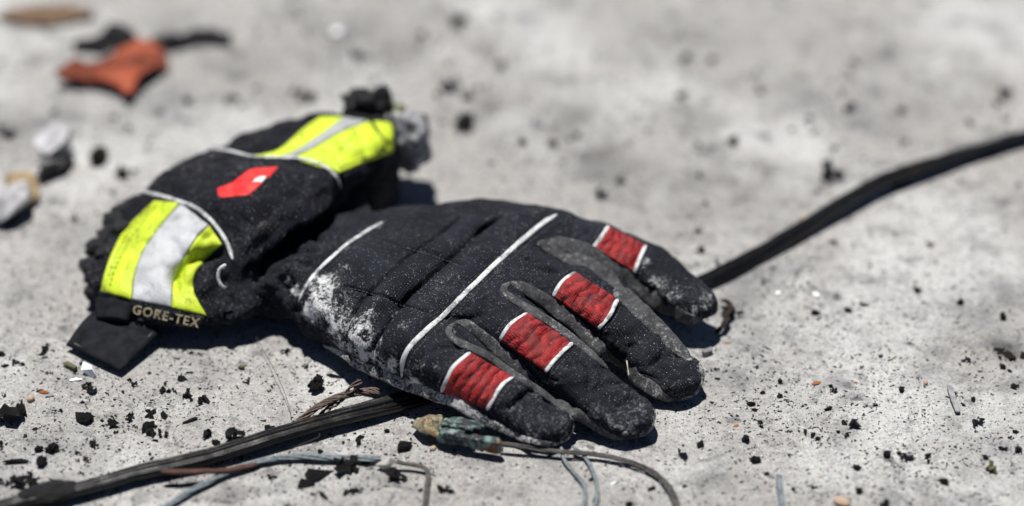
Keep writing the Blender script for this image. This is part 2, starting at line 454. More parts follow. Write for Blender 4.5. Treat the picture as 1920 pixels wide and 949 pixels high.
def concrete():
    m = M("sooty_concrete", .76, .3)
    base = m.mix(m.step(m.noise(9, 4, .6), .32, .68), (.41, .405, .395), (.525, .52, .51))
    base = m.mix(m.step(m.noise(55, 5, .7), .35, .7), base, (.455, .445, .435))
    base = m.mix(m.math('MULTIPLY', m.step(m.noise(8, 5, .65), .46, .60), .62), base, (.74, .745, .75))
    # mineral grain: dark and pale sand
    base = m.mix(m.math('MULTIPLY', m.step(m.noise(520, 5, .85), .49, .62), .62), base, (.19, .19, .195))
    base = m.mix(m.math('MULTIPLY', m.step(m.noise(760, 4, .8), .56, .66), .9), base, (.82, .81, .79))
    wn = m.n("ShaderNodeTexWhiteNoise"); m.set(wn.inputs[0], m.voro(420, out="Position"))
    fl = m.math('MULTIPLY', m.math('LESS_THAN', m.voro(420), .28), m.math('GREATER_THAN', wn.outputs["Value"], .93))
    base = m.mix(m.math('MULTIPLY', fl, .6), base, (.46, .30, .22))
    # soot stains: wide and soft, blotchy, and small smudges
    soot = m.step(m.noise(13, 6, .66), .50, .72)
    base = m.mix(m.math('MULTIPLY', soot, .55), base, (.13, .135, .15))
    base = m.mix(m.math('MULTIPLY', m.step(m.noise(38, 5, .72), .50, .66), .52), base, (.16, .16, .165))
    base = m.mix(m.math('MULTIPLY', m.attr("soot"), .85), base, (.085, .083, .083))
    s2 = m.math('MULTIPLY', m.step(m.noise(110, 5, .72), .53, .68), m.step(m.noise(20, 3, .6), .34, .58))
    base = m.mix(m.math('MULTIPLY', s2, .74), base, (.12, .12, .125))
    s3 = m.math('MULTIPLY', m.step(m.noise(75, 3, .6), .62, .70), m.step(m.noise(17, 3, .6), .44, .60))
    base = m.mix(m.math('MULTIPLY', s3, .75), base, (.06, .06, .062))
    for sc_, th, pr, k in ((260, .20, .93, .95), (430, .25, .82, .95), (900, .28, .74, .9)):
        wn = m.n("ShaderNodeTexWhiteNoise"); m.set(wn.inputs[0], m.voro(sc_, out="Position"))
        co = m.n("ShaderNodeVectorMath", operation='ADD'); m.set(co.inputs[0], m.co)
        nz = m.n("ShaderNodeTexNoise"); m.set(nz.inputs[0], m.co); nz.inputs["Scale"].default_value = sc_*2
        s_ = m.n("ShaderNodeVectorMath", operation='SCALE'); m.set(s_.inputs[0], nz.outputs["Color"]); s_.inputs["Scale"].default_value = .45/sc_
        m.set(co.inputs[1], s_.outputs[0])
        g = m.math('LESS_THAN', m.voro(sc_, co=co.outputs[0]), th)
        dens = m.math('SUBTRACT', 1.12, m.math('MULTIPLY', m.noise(30, 3, .65), .58))
        g = m.math('MULTIPLY', g, m.math('GREATER_THAN', wn.outputs["Value"], m.math('MULTIPLY', dens, pr/.86)))
        base = m.mix(m.math('MULTIPLY', g, k), base, (.022, .022, .024))
    m.color(base)
    m.bump(m.noise(380, 6, .8), 1.0, .0022); m.bump(m.noise(90, 4, .6), .45, .0026)
    return m.m
m_conc = concrete()

# ------------------------------------------------------------------ ground: one sheet out to the horizon
def axis(lo, hi, st, far):
    a = np.arange(lo, hi, st); o = []; x = hi; d = st
    while x < far: o.append(x); d *= 1.35; x += d
    q = []; x = lo-st; d = st
    while x > -far: q.append(x); d *= 1.35; x -= d
    return np.concatenate([q[::-1], a, o])
gx, gy = axis(-29, 29, .16, 12000), axis(-22, 29, .16, 12000)
GX, GY = np.meshgrid(gx, gy, indexing='ij')
G3 = np.stack([GX, GY, 0*GX], -1)
def ground_z(p):
    inner = (np.abs(p[..., 0]) < 60) & (np.abs(p[..., 1]) < 60)
    return np.where(inner, fbm(p, .18, 3, 5)*.05+fbm(p, 1.6, 2, 9)*.018, 0)-.05
GZ = ground_z(G3)
soot = np.zeros(GX.shape)
for px, py, rx, k in [(300, 60, 90, .35), (450, 130, 80, .35), (680, 40, 70, .3), (1000, 180, 90, .35), (1250, 60, 90, .3), (1650, 90, 120, .3), (1330, 240, 80, .3), (1750, 200, 100, .3), (220, 230, 60, .4), (90, 460, 60, .2), (1180, 330, 60, .5), (1070, 235, 60, .65), (1110, 300, 60, .5), (1420, 350, 70, .3), (1410, 590, 60, .30), (1240, 410, 60, .4), (1165, 480, 60, .3), (880, 210, 50, .7), (745, 100, 60, .4), (1120, 270, 80, .3),
                    (1892, 655, 34, .8), (1870, 648, 24, .7), (60, 30, 60, .7), (1400, 630, 90, .18), (1700, 570, 90, .2), (50, 815, 60, .25), (460, 250, 60, .2), (560, 120, 80, .2), (1560, 330, 22, .9), (1620, 610, 110, .15), (1330, 350, 90, .25), (30, 240, 40, .5), (950, 280, 50, .25), (650, 110, 60, .3), (860, 40, 22, .9), (15, 640, 40, .3), (1560, 880, 70, .12)]:
    c = P(px, py); r = rx/40
    d2 = ((GX-c[0])/r)**2+((GY-c[1])/(r*1.1))**2
    soot += k*np.exp(-d2)*np.clip(.75+fbm(G3+px, .8, 3, 3)*.9, 0, 1.6)
V = np.stack([GX, GY, GZ], -1).reshape(-1, 3)
ground = obj("ground", V, [f[::1] for f in grid_faces(len(gx), len(gy))], m_conc, attrs={"soot": np.clip(soot, 0, 1).ravel()}, org=[0, 0, 0])
if ground.data.polygons[0].normal.z < 0: ground.data.flip_normals()
ground['kind'] = 'structure'

# ------------------------------------------------------------------ the glove
glove = thing("protective_glove", P(800, 560), "black firefighter glove with red finger pads and yellow silver cuff lying on sooty concrete", "glove")

# --- hand shell
def C(px, py, h, r, q=.78): p = P(px, py, h); return (p[0], p[1], p[2], r, r*q)
fingers = [
    [C(1000, 455, 2.9, 1.55), C(1110, 462, 2.75, 1.36), C(1210, 500, 2.2, 1.26, .70), C(1303, 565, 1.75, 1.04, .62)],
    [C(950, 520, 3.0, 1.5), C(1065, 548, 2.75, 1.42), C(1165, 612, 1.9, 1.40, .68), C(1262, 706, .80, 1.28, .56)],
    [C(890, 580, 2.9, 1.5), C(975, 627, 2.6, 1.42), C(1075, 702, 1.7, 1.40, .68), C(1172, 780, .78, 1.28, .56)],
    [C(790, 650, 2.5, 1.5), C(862, 690, 2.2, 1.45), C(945, 742, 1.45, 1.30, .68), C(1022, 793, .76, 1.16, .56)],
    [C(1000, 480, 2.6, 1.5), C(1100, 515, 2.2, 1.2, .7), C(1165, 560, 1.6, .75, .7)],
    [C(930, 545, 2.6, 1.4), C(1040, 600, 2.0, 1.1, .7), C(1110, 660, 1.3, .7, .7)],
    [C(840, 625, 2.3, 1.3), C(930, 672, 1.8, 1.0, .7), C(1010, 735, 1.1, .7, .7)],
]
palm = [
    [C(640, 500, 2.0, 1.6, .9), C(770, 460, 2.3, 1.9, .85), C(900, 445, 2.5, 2.0, .85), C(1010, 455, 2.5, 1.7, .9)],
    [C(640, 530, 2.0, 1.8, .9), C(780, 520, 2.5, 2.0, .9), C(960, 530, 2.8, 1.75, .9)],
    [C(640, 560, 1.9, 1.8, .9), C(760, 570, 2.5, 2.0, .9), C(890, 590, 2.6, 1.75, .9)],
    [C(635, 578, 1.6, 1.5, .85), C(715, 625, 1.9, 1.75, .8), C(800, 660, 1.9, 1.6, .85)],
    [C(455, 520, 1.9, 1.15, 1.0), C(560, 525, 1.8, 1.35, .9), C(650, 525, 2.0, 1.7, .9)],
    [C(470, 540, 1.3, .9, .9), C(560, 545, 1.4, 1.0, .9), C(640, 570, 1.6, 1.2, .9)],
    [C(560, 455, 1.6, 1.2, 1.0), C(660, 455, 1.8, 1.5, .9), C(740, 470, 2.0, 1.7, .9)],
]
h = .075
lo = np.array([-16.0, -17.0, -.2]); hi = np.array([11.2, 4.5, 5.2])
xs = [np.arange(lo[k], hi[k], h, dtype=np.float32) for k in range(3)]
XX, YY, ZZ = xs[0][:, None, None], xs[1][None, :, None], xs[2][None, None, :]
def chain(pts, pw=2.0):
    D = None
    for a, b in zip(pts, pts[1:]):
        ax, ay, az, ar, aq = a; bx, by, bz, br, bq = b
        L2 = (bx-ax)**2+(by-ay)**2
        t = np.clip(((XX-ax)*(bx-ax)+(YY-ay)*(by-ay))/L2, 0, 1)
        q = (aq+(bq-aq)*t)/(ar+(br-ar)*t); r = ar+(br-ar)*t
        dh = (XX-(ax+(bx-ax)*t))**2+(YY-(ay+(by-ay)*t))**2
        d = (dh**(pw/2)+np.abs((ZZ-(az+(bz-az)*t))/q)**pw)**(1/pw)-r
        D = d if D is None else np.minimum(D, d)
    return D.astype(np.float32)
pal = None
for c in palm:
    d = chain(c); pal = d if pal is None else smin(pal, d, 1.4)
fin = None
for c in fingers:
    d = chain(c, 2.7); fin = d if fin is None else smin(fin, d, .10)
vol = smin(pal, fin, .9)
vol = np.maximum(vol, .12-ZZ)
HV, HF = surface_nets(vol, lo, h)
del pal, fin
HV = relax(HV, HF, 4)
hb0 = Body(HV, HF)
HN = normals(HV, HF)
disp = np.zeros(len(HV)); dust = np.zeros(len(HV))
def crease(pts, width, depth, n=120, t_fade=True):
    global disp
    L, _ = on_body(hb0, pts, n)
    d, t = dist_path(HV, L, width*3)
    f = np.exp(-(d/width)**2)
    if t_fade: f = f*np.clip(np.minimum(t, 1-t)*9+.15, 0, 1)
    disp -= depth*f
W1 = [(561, 566), (585, 522), (640, 468), (680, 440), (719, 417)]
W2 = [(754, 706), (757, 672), (778, 640), (837, 586), (900, 523), (964, 464), (1010, 425), (1044, 403)]
G1 = [(650, 653), (652, 603), (668, 580), (688, 550), (770, 476), (797, 458), (870, 405)]
G2 = [(697, 680), (702, 645), (718, 622), (753, 569), (797, 528), (837, 490), (879, 453), (915, 424), (950, 398)]
G0 = [(600, 600), (620, 560), (668, 500), (720, 458), (790, 410)]
crease(G1, .095, .34); crease(G2, .095, .44); crease(G0, .2, .10); crease(W2, .28, .10); crease(W1, .25, .08)
for (A_, B_, sgn) in ((G1, G2, 1),):            # quilted ridges bulge between the seams
    mid = [((a[0]+b[0])/2, (a[1]+b[1])/2) for a, b in zip(catmull(A_, 8), catmull(B_, 8))]
    crease(mid, .55, -.30)
crease([((a[0]+b[0])/2, (a[1]+b[1])/2) for a, b in zip(catmull(G2, 8), catmull(W2, 8))], .75, -.22)
crease([((a[0]+b[0])/2, (a[1]+b[1])/2) for a, b in zip(catmull(G1, 8), catmull(W1, 8))], .7, -.18)
S1 = [(690, 446), (735, 460), (778, 470), (837, 489), (875, 505)]
S2 = [(640, 540), (681, 546), (753, 573), (812, 594)]
crease(S1, .09, .20); crease(S2, .09, .20)
# wrinkles at the knuckles of the fingers and the wrist
for q in [[(790, 610), (800, 640), (790, 680)], [(835, 590), (870, 600), (905, 590)], [(1170, 570), (1150, 600), (1140, 640)], [(1215, 690), (1240, 670), (1290, 665)], [(1060, 690), (1090, 680), (1130, 690)],
          [(1110, 740), (1130, 720), (1180, 715)], [(1200, 460), (1190, 485), (1180, 505)], [(985, 480), (1010, 500), (1050, 505)], [(950, 770), (975, 750), (1005, 725)], [(1240, 520), (1225, 545), (1215, 570)], [(1290, 540), (1300, 575), (1290, 600)], [(1105, 430), (1085, 445), (1080, 470)], [(1195, 640), (1175, 655), (1165, 680)], [(1250, 650), (1235, 680), (1225, 715)], [(1095, 665), (1110, 700), (1100, 740)], [(1190, 745), (1160, 765), (1150, 800)], [(975, 735), (990, 765), (985, 800)], [(1020, 745), (1035, 765), (1035, 795)], [(905, 560), (940, 575), (960, 600)], [(1030, 500), (1060, 510), (1080, 500)], [(800, 665), (830, 650), (870, 650)]]:
    crease(q, .16, .16)
for q in [[(478, 508), (520, 478), (560, 466), (600, 470)], [(470, 540), (505, 500), (545, 490), (590, 500)], [(560, 430), (590, 445), (640, 450)], [(540, 560), (530, 530), (545, 505)], [(590, 490), (620, 470), (650, 430)]]:
    crease(q, .18, .22)
crease([(856, 618), (900, 650), (960, 690), (1030, 738), (1090, 785)], .10, .35); crease([(962, 542), (1010, 575), (1070, 615), (1130, 660), (1180, 705)], .10, .30)
wr = np.clip((P(640, 500, 2)[0]-HV[:, 0])/2.5, 0, 1)
disp += fbm(HV, .8, 3, 3)*(.055+.05*np.clip((HV[:, 0]+1)/4, 0, 1))-.07*np.clip((HV[:, 0]+2)/4, .25, 1)*(1-np.abs(fbm(HV+3, 1.1, 2, 13)))**5+fbm(HV, 3.5, 2, 8)*.016
disp += wr*(fbm(HV*[1, 1.6, 1.4], 1.0, 3, 31)*.24-.20*(1-np.abs(fbm(HV*[1.3, 1, 1], .9, 2, 37)))**4)
# dust patches: (px, py, radius cm, strength)
for px, py, r, k in [(600, 545, .9, .9), (580, 580, .7, .9), (620, 610, .8, .8), (675, 625, .7, .85), (690, 660, .7, 1.0), (655, 650, .5, .6), (720, 685, .6, .7), (590, 525, .5, .8), (640, 500, .6, .35), (760, 700, .6, .7), (820, 690, .4, .35), (700, 590, .5, .4),
                    (990, 360, .6, 0), (1230, 530, .7, .45), (1260, 550, .6, .45), (1325, 555, .4, .5), (1340, 590, .5, .55), (1200, 505, .35, .6), (1212, 490, .3, .6), (1295, 545, .4, .4), (1305, 675, .5, .7), (1318, 700, .4, .7),
                    (1190, 760, .5, .45), (1225, 780, .4, .5), (1150, 790, .5, .4), (1000, 745, .5, .35), (960, 715, .4, .3), (1010, 770, .4, .3), (1060, 790, .4, .35), (1050, 770, .5, .25), (1040, 720, .3, .25), (940, 625, .35, .35), (650, 560, .5, .35), (760, 615, .5, .22),
                    (1090, 510, .4, .2), (790, 690, .5, .4), (550, 545, .5, .7), (535, 520, .3, .5), (850, 620, .3, .4), (1120, 765, .5, .3), (630, 640, .8, .8), (710, 640, .5, .5), (740, 690, .8, .8), (640, 600, .9, .6), (600, 570, 1.0, .75), (780, 720, .6, .9), (1190, 800, .6, .35), (1060, 815, .4, .5), (1000, 800, .4, .3), (960, 790, .3, .4), (1280, 720, .7, .35), (1080, 690, .4, .2), (870, 470, 1.5, .16), (1010, 400, 1.5, .2), (1290, 590, .8, .5), (1330, 575, .6, .5), (1180, 480, .6, .3), (720, 560, 1.2, .2), (930, 400, 1.5, .2), (1060, 760, .5, .35), (1200, 650, .6, .2)]:
    if k <= 0: continue
    L, _ = hb0.hit(px, py); d = np.linalg.norm(HV-L, axis=1); dust = np.maximum(dust, k*np.exp(-(d/r)**2))
seamdust = np.zeros(len(HV))
for q, k in ((offs0, kk) for offs0, kk in ((W2, .30), (G2, .22), (G1, .20), (W1, .45), ([(880, 655), (930, 690), (1000, 735), (1060, 775)], .35), ([(1190, 500), (1240, 535), (1300, 590), (1335, 600)], .45), ([(1150, 800), (1200, 812), (1230, 790)], .5), ([(1285, 640), (1315, 680), (1322, 715)], .6), ([(640, 660), (720, 700), (800, 730), (900, 780), (1000, 820)], .75))):
    L, _ = on_body(hb0, q, 100); d, t = dist_path(HV, L, .9); seamdust = np.maximum(seamdust, k*np.exp(-(d/.35)**2)*np.clip(.6+1.3*fbm(HV, 1.2, 3, 71), 0, 1.5))
dust = np.clip(np.maximum(dust, seamdust)+np.clip(disp, 0, .2)*.35+.05, 0, 1.2)
HV = HV+HN*disp[:, None]
HV[:, 2] = np.maximum(HV[:, 2], .03)
hb = Body(HV, HF)
obj("hand_shell", HV, HF, m_fab, glove, attrs={"dust": dust})

# --- piping, side strips, pads
def add_ribbon(name, pts, width, thick, mat, parent=glove, body=None, dustv=.25, **kw):
    V, F = ribbon(body or hb, pts, width, thick, **kw)
    return obj(name, V, F, mat, parent, attrs={"dust": np.clip(dustv+fbm(V, 1.1, 3, 4)*.28, 0, 1)})
add_ribbon("white_piping", W1, .19, .06, m_trim, n=60, lift=.03)
add_ribbon("white_piping", W2, .235, .06, m_trim, n=90, lift=.03)
def stitches(name, pts, step=.22, ln=.15, rad=.018, body=None, parent=glove, lift=.02):
    body = body or hb
    L, N = on_body(body, pts, 200); s = np.concatenate([[0], np.cumsum(np.linalg.norm(np.diff(L, axis=0), axis=1))])
    Vs, Fs, o = [], [], 0
    for a in np.arange(0, s[-1]-ln, step):
        q = np.linspace(a, a+ln, 4); p = np.stack([np.interp(q, s, L[:, c]) for c in range(3)], 1); n_ = np.stack([np.interp(q, s, N[:, c]) for c in range(3)], 1)
        V, F = sweep(p+n_*(lift*np.array([0, 1, 1, 0]))[:, None], circle(5, rad), n_)
        Vs.append(V); Fs += [tuple(o+i for i in f) for f in F]; o += len(V)
    x = obj(name, np.concatenate(Vs), Fs, m_stitch, parent); x['kind'] = 'stuff'
    return x
def offs(pts, dx, dy): return [(a+dx, b+dy) for a, b in pts]
stitches("seam_stitching", offs(W2, 11, 8))
stitches("seam_stitching", S1, .2, .13); stitches("seam_stitching", S2, .2, .13)
strips = [
    ([(852, 606), (840, 620), (852, 638), (912, 668), (960, 702), (1010, 734), (1060, 772)], .44, .12, .02, [.7, .8, 1, 1, 1, .9, .7]),
    ([(852, 606), (872, 606), (908, 632), (945, 664), (993, 703), (1045, 750), (1096, 790), (1140, 815), (1172, 825)], .64, .14, .03, [.6, .8, 1, 1, 1, .9, .7, .5]),
    ([(957, 530), (943, 542), (955, 558), (990, 580), (1040, 612), (1092, 652), (1140, 692)], .50, .12, .02, [.6, .8, 1, 1, 1, .8, .5]),
    ([(957, 530), (978, 538), (1015, 560), (1066, 595), (1111, 636), (1157, 679), (1202, 714), (1250, 745), (1280, 752)], .76, .14, .03, [.6, .8, 1, 1, 1, 1, .8, .4]),
    ([(1008, 456), (1043, 468), (1111, 507), (1166, 552), (1220, 603), (1266, 649), (1295, 678)], 1.02, .08, .05, [.5, .9, 1, 1, .95, .8, .5]),
    ([(1030, 450), (1085, 468), (1134, 492), (1189, 532), (1239, 570), (1284, 597), (1322, 610)], .90, .09, .05, [.5, .9, 1, 1, .9, .8, .4]),
]
for pts, wd, th, lf, pf in strips:
    add_ribbon("side_strip", pts, wd, th, m_lea, n=100, lift=lf, it=10, dustv=.34, upb=.7, prof=pf, k=22)
add_ribbon("palm_seam", [(608, 648), (640, 676), (670, 697), (715, 713), (760, 728), (800, 744), (850, 764), (900, 790), (960, 813), (1010, 828), (1046, 832), (1066, 820)], .60, .17, m_seam, n=140, lift=.26, it=10, dustv=.74, upb=1.6, prof=[.4, .7, .9, 1, 1, .95, .85, .6, .4, .3], k=22)
add_ribbon("palm_seam", [(1306, 672), (1322, 690), (1323, 715), (1300, 745), (1270, 757)], .2, .12, m_lea, n=40, lift=.0, it=5, dustv=.5)

for q in ([(1165, 826), (1190, 824), (1214, 812), (1230, 792), (1226, 768)], [(1322, 610), (1342, 604), (1353, 588), (1352, 568)], [(1045, 834), (1066, 822), (1078, 800), (1068, 778)]):
    add_ribbon("fingertip_seam", q, .20, .07, m_lea, n=40, lift=.0, it=5, dustv=.6, prof=[.5, 1, .9, .4])
def ridge(seed):
    def f(U, W, G):
        ph = 2*np.pi*(5.4*U+.13*np.sin(2*np.pi*(1.3*W+seed*.3))+.07*np.sin(2*np.pi*(3.1*W+U*2+seed)))
        ph = ph+.55*fbm(G, 1.6, 2, seed+50); return (.085+.03*fbm(G, 1.2, 2, seed+60))*np.abs(np.sin(ph/2))**.55-.03+.012*fbm(G, 5, 2, seed)+.018*np.sin(np.pi*W)
    return f
pads = [  # proximal edge A (upper, lower corner), distal edge B
    ([(1141, 425), (1112, 466)], [(1210, 461), (1190, 512)]),
    ([(1080, 512), (1054, 530), (1037, 557)], [(1158, 562), (1140, 595), (1123, 618)]),
    ([(989, 588), (957, 610), (938, 638)], [(1073, 644), (1050, 665), (1023, 697)]),
    ([(882, 662), (850, 690), (829, 734)], [(962, 708), (938, 728), (914, 768)]),
]
for i, (A, B) in enumerate(pads):
    V, F, rg = panel(hb, A, B, 44, 44, .05, .02, None)
    # u runs across the finger here, v along it: swap for the ridges
    def bf(U, W, G, i=i): return ridge(i+1)(W, U, G)
    V, F, rg = panel(hb, A, B, 44, 44, .05, .02, bf)
    p = obj("finger_pad", V, F, m_red, glove, attrs={"ridge": rg, "soil": np.tile(([.75, 1.1, .9, .35][i]*np.clip(1.25-2.2*np.abs(np.linspace(0, 1, 44)[None, :]-.45), .2, 1)*np.ones((44, 1))).ravel(), 2)})
    for e in (A, B):
        V, F = ribbon(hb, e, .19, .06, n=26, lift=.045, it=2, taper=True, wob=.12)
        obj("pad_trim", V, F, m_trim, p)
    sx = (A[0][0]-B[0][0])*.13, (A[0][1]-B[0][1])*.13
    stitches("pad_stitching", offs(A, *sx)); stitches("pad_stitching", offs(B, -sx[0], -sx[1]))

# --- cuff: closed loft over cross sections
secs = [
 [(172,528,.2),(158,505,1.0),(158,515,1.3),(163,530,1.3),(168,545,1.0),(176,560,.6),(184,570,.2)],
 [(205,480,.3),(183,445,1.5),(190,455,2.0),(200,490,2.3),(208,530,2.0),(220,572,1.4),(232,600,.7)],
 [(258,440,.4),(236,388,2.2),(252,395,2.8),(280,440,3.2),(305,500,2.9),(322,580,1.9),(338,612,.95)],
 [(300,430,.4),(266,360,2.9),(300,366,3.6),(362,392,4.2),(415,450,3.7),(432,530,2.5),(455,600,1.1)],
 [(345,400,.5),(300,330,3.2),(345,335,4.2),(420,380,4.9),(478,440,4.5),(490,490,3.0),(512,568,1.2)],
 [(420,360,.5),(350,300,3.2),(400,300,4.4),(480,345,5.3),(540,400,4.8),(550,450,3.4),(570,530,.8)],
 [(480,345,.5),(395,276,3.4),(440,283,4.3),(540,293,5.3),(622,335,4.9),(630,385,3.3),(640,460,.8)],
 [(560,320,.5),(480,243,3.6),(530,250,4.5),(620,270,5.2),(685,305,4.6),(688,355,3.0),(690,430,.8)],
 [(680,290,.8),(600,214,4.0),(640,220,4.7),(690,230,5.0),(734,268,4.5),(728,325,3.0),(725,385,1.0)],
 [(735,300,1.0),(680,218,4.0),(710,222,4.5),(736,235,4.5),(748,268,3.9),(748,315,2.6),(745,350,1.2)],
 [(748,300,1.4),(715,240,3.6),(728,242,3.9),(742,250,3.9),(748,272,3.5),(748,305,2.6),(746,330,1.6)],
]
S3 = np.array([[P(*q) for q in s] for s in secs])
K = 46; NU = 150
rows = []
for s in S3:
    pts = np.vstack([s, (s[-1]*.7+s[0]*.3)*[1, 1, 0]+[0, 0, .12], (s[-1]*.3+s[0]*.7)*[1, 1, 0]+[0, 0, .12]])
    # periodic smooth curve
    pp = np.vstack([pts[-2:], pts, pts[:3]])
    def cmp(P_):
        seg = []
        for i in range(1, len(P_)-2):
            a, b, c, d = P_[i-1:i+3]
            t = np.linspace(0, 1, 40, endpoint=False)[:, None]
            seg.append(.5*((2*b)+(-a+c)*t+(2*a-5*b+4*c-d)*t**2+(-a+3*b-3*c+d)*t**3))
        return seg
    seg = cmp(pp)[1:1+len(pts)]
    loop = np.concatenate(seg)
    L = np.concatenate([[0], np.cumsum(np.linalg.norm(np.diff(np.vstack([loop, loop[:1]]), axis=0), axis=1))])
    u = np.linspace(0, L[-1], 140, endpoint=False); lp = np.vstack([loop, loop[:1]])
    rows.append(np.stack([np.interp(u, L, lp[:, c]) for c in range(3)], 1))
rows = np.array(rows)                                     # sections x 140 x 3
cu = np.zeros((NU*2, 140, 3))
ts = np.linspace(0, len(rows)-1, NU*2)
e = np.concatenate([2*rows[:1]-rows[1:2], rows, 2*rows[-1:]-rows[-2:-1]])
for i, t in enumerate(ts):
    k = min(int(t), len(rows)-2); f = t-k; a, b, c, d = e[k:k+4]
    cu[i] = .5*((2*b)+(-a+c)*f+(2*a-5*b+4*c-d)*f**2+(-a+3*b-3*c+d)*f**3)
CV = cu.reshape(-1, 3); CF = grid_faces(NU*2, 140, True)
CV = np.vstack([CV, cu[0].mean(0), cu[-1].mean(0)]); n0 = NU*2*140
CF4 = np.array(CF)
caps = [(n0, j, (j+1) % 140) for j in range(140)]+[(n0+1, (NU*2-1)*140+(j+1) % 140, (NU*2-1)*140+j) for j in range(140)]
nn = np.cross(CV[CF4[:, 2]]-CV[CF4[:, 0]], CV[CF4[:, 3]]-CV[CF4[:, 1]])
cen = CV.mean(0)
if np.sum(nn[:, 2]*(CV[CF4].mean(1)[:, 2]-2.2)) < 0:
    CF4 = CF4[:, ::-1]; caps = [c[::-1] for c in caps]
cb0 = Body(CV, [tuple(f) for f in CF4])
CN = normals(CV, CF4); CN[-2:] = 0
cd_ = np.zeros(len(CV))
def cfold(pts, width, depth, fade=True):
    global cd_
    L, _ = on_body(cb0, pts, 120); d, t = dist_path(CV, L, width*3)
    f = np.exp(-(d/width)**2)
    if fade: f = f*np.clip(np.minimum(t, 1-t)*6+.1, 0, 1)
    cd_ -= depth*f
cfold([(425, 470), (380, 475), (345, 490), (325, 515), (330, 545)], .26, .85)
cfold([(430, 500), (395, 525), (370, 555)], .3, -.35); cfold([(395, 455), (380, 500), (352, 550)], .2, .2)
cfold([(395, 425), (372, 440), (335, 505)], .30, -.30)
cfold([(405, 500), (415, 540), (440, 585)], .4, .35)
cfold([(620, 400), (560, 445), (500, 490), (460, 520)], .40, 1.15)         # deep valley under the centre panel
cfold([(632, 362), (590, 395), (530, 440), (480, 480), (450, 510)], .22, -.5)   # its rounded rim
cfold([(470, 330), (420, 350), (380, 350)], .5, .10)
cfold([(580, 340), (530, 385), (470, 420), (440, 430)], .35, .16)
cfold([(560, 370), (510, 410), (470, 450)], .25, -.10)
cfold([(360, 300), (380, 330), (400, 350)], .4, .12)
cfold([(460, 262), (500, 265), (540, 250), (580, 225)], .35, .30)
cfold([(470, 280), (520, 270), (570, 240), (610, 220)], .25, -.12)
cfold([(600, 300), (650, 275), (700, 235)], .2, .07)
cfold([(650, 380), (680, 350), (720, 310)], .35, .25); cfold([(640, 345), (690, 330), (735, 300)], .3, -.12)
cfold([(275, 460), (255, 500), (240, 545)], .3, .06); cfold([(230, 430), (215, 470), (200, 520)], .25, .18)
cd_ += fbm(CV, .5, 3, 12)*.20-.18*(1-np.abs(fbm(CV+7, .55, 3, 16)))**5+fbm(CV, 1.8, 3, 15)*.05
rimw = np.clip(1-np.linalg.norm((CV-P(175, 480, 1.5))/[1.6, 3.2, 3], axis=1), 0, 1)
cd_ += rimw*fbm(CV, 1.3, 3, 19)*.45
CV = CV+CN*cd_[:, None]; CV[:, 2] = np.maximum(CV[:, 2], .04)
cb = Body(CV, [tuple(f) for f in CF4])
cdust = np.clip(fbm(CV, .5, 3, 40)*.28, 0, .35)
obj("cuff", CV, [tuple(f) for f in CF4]+caps, m_fab_far, glove, attrs={"dust": cdust})

def add_panel(name, A, B, mat, parent, nu=50, nv=16, thick=.05, lift=.02, body=None):
    V, F, _ = panel(body or cb, A, B, nu, nv, thick, lift)
    return obj(name, V, F, mat, parent)
# lower hi-vis band: yellow | silver | yellow, running from the piping down to the hem
band = add_panel("high_visibility_band", [(290, 377), (245, 420), (222, 450), (200, 500), (189, 546)], [(337, 381), (300, 425), (268, 470), (252, 515), (246, 562)], m_yel, glove, thick=.045)
add_panel("yellow_stripe", [(392, 424), (368, 448), (342, 492), (326, 528), (322, 577)], [(416, 458), (392, 480), (366, 512), (364, 548), (387, 592)], m_yel, band, thick=.045)
add_panel("silver_stripe", [(339, 382), (301, 426), (269, 471), (253, 516), (248, 562)], [(391, 423), (367, 447), (341, 492), (325, 528), (321, 576)], m_sil, band, nv=22, thick=.055)
band2 = add_panel("high_visibility_band", [(549, 297), (589, 278), (637, 250), (692, 228)], [(637, 325), (670, 310), (703, 298), (736, 285)], m_yel, glove, thick=.045, nv=24)
add_panel("yellow_stripe", [(472, 293), (520, 282), (565, 245), (600, 220)], [(522, 297), (560, 280), (605, 250), (645, 220)], m_yel, band2, thick=.045)
add_panel("yellow_stripe", [(700, 228), (712, 228), (724, 229), (732, 231)], [(736, 285), (737, 280), (737, 262), (735, 240)], m_yel, band2, nu=16, nv=14, thick=.04)
add_panel("silver_stripe", [(523, 297), (561, 280), (606, 250), (646, 220)], [(548, 296), (588, 277), (636, 249), (690, 227)], m_sil_shaded, band2, thick=.055)
m_stitch_dark = plain("dark_sewing_thread", (.02, .022, .01), .8)
def dark_stitch(*a, **k):
    x = stitches(*a, **k); x.data.materials[0] = m_stitch_dark; return x
dark_stitch("hem_stitching", [(285, 388), (252, 425), (232, 455), (208, 505), (198, 546)], .26, .2, body=cb, parent=band, lift=.10, rad=.026)
dark_stitch("hem_stitching", [(294, 388), (262, 427), (241, 458), (217, 508), (206, 548)], .26, .2, body=cb, parent=band, lift=.10, rad=.022)
dark_stitch("hem_stitching", [(636, 318), (668, 303), (702, 291), (734, 278)], .26, .2, body=cb, parent=band2, lift=.10, rad=.026)
dark_stitch("hem_stitching", [(700, 230), (703, 255), (704, 289)], .26, .2, body=cb, parent=band2, lift=.10, rad=.02)
PL = [(260, 358), (300, 368), (355, 385), (385, 402), (410, 430), (428, 460), (437, 487)]
PR = [(392, 280), (430, 285), (475, 296), (530, 297), (570, 300), (605, 312), (628, 330), (638, 352)]
add_ribbon("white_piping", PL, .17, .06, m_trim, body=cb, n=70, lift=.05)
add_ribbon("white_piping", PR, .16, .06, m_trim, body=cb, n=80, lift=.05)
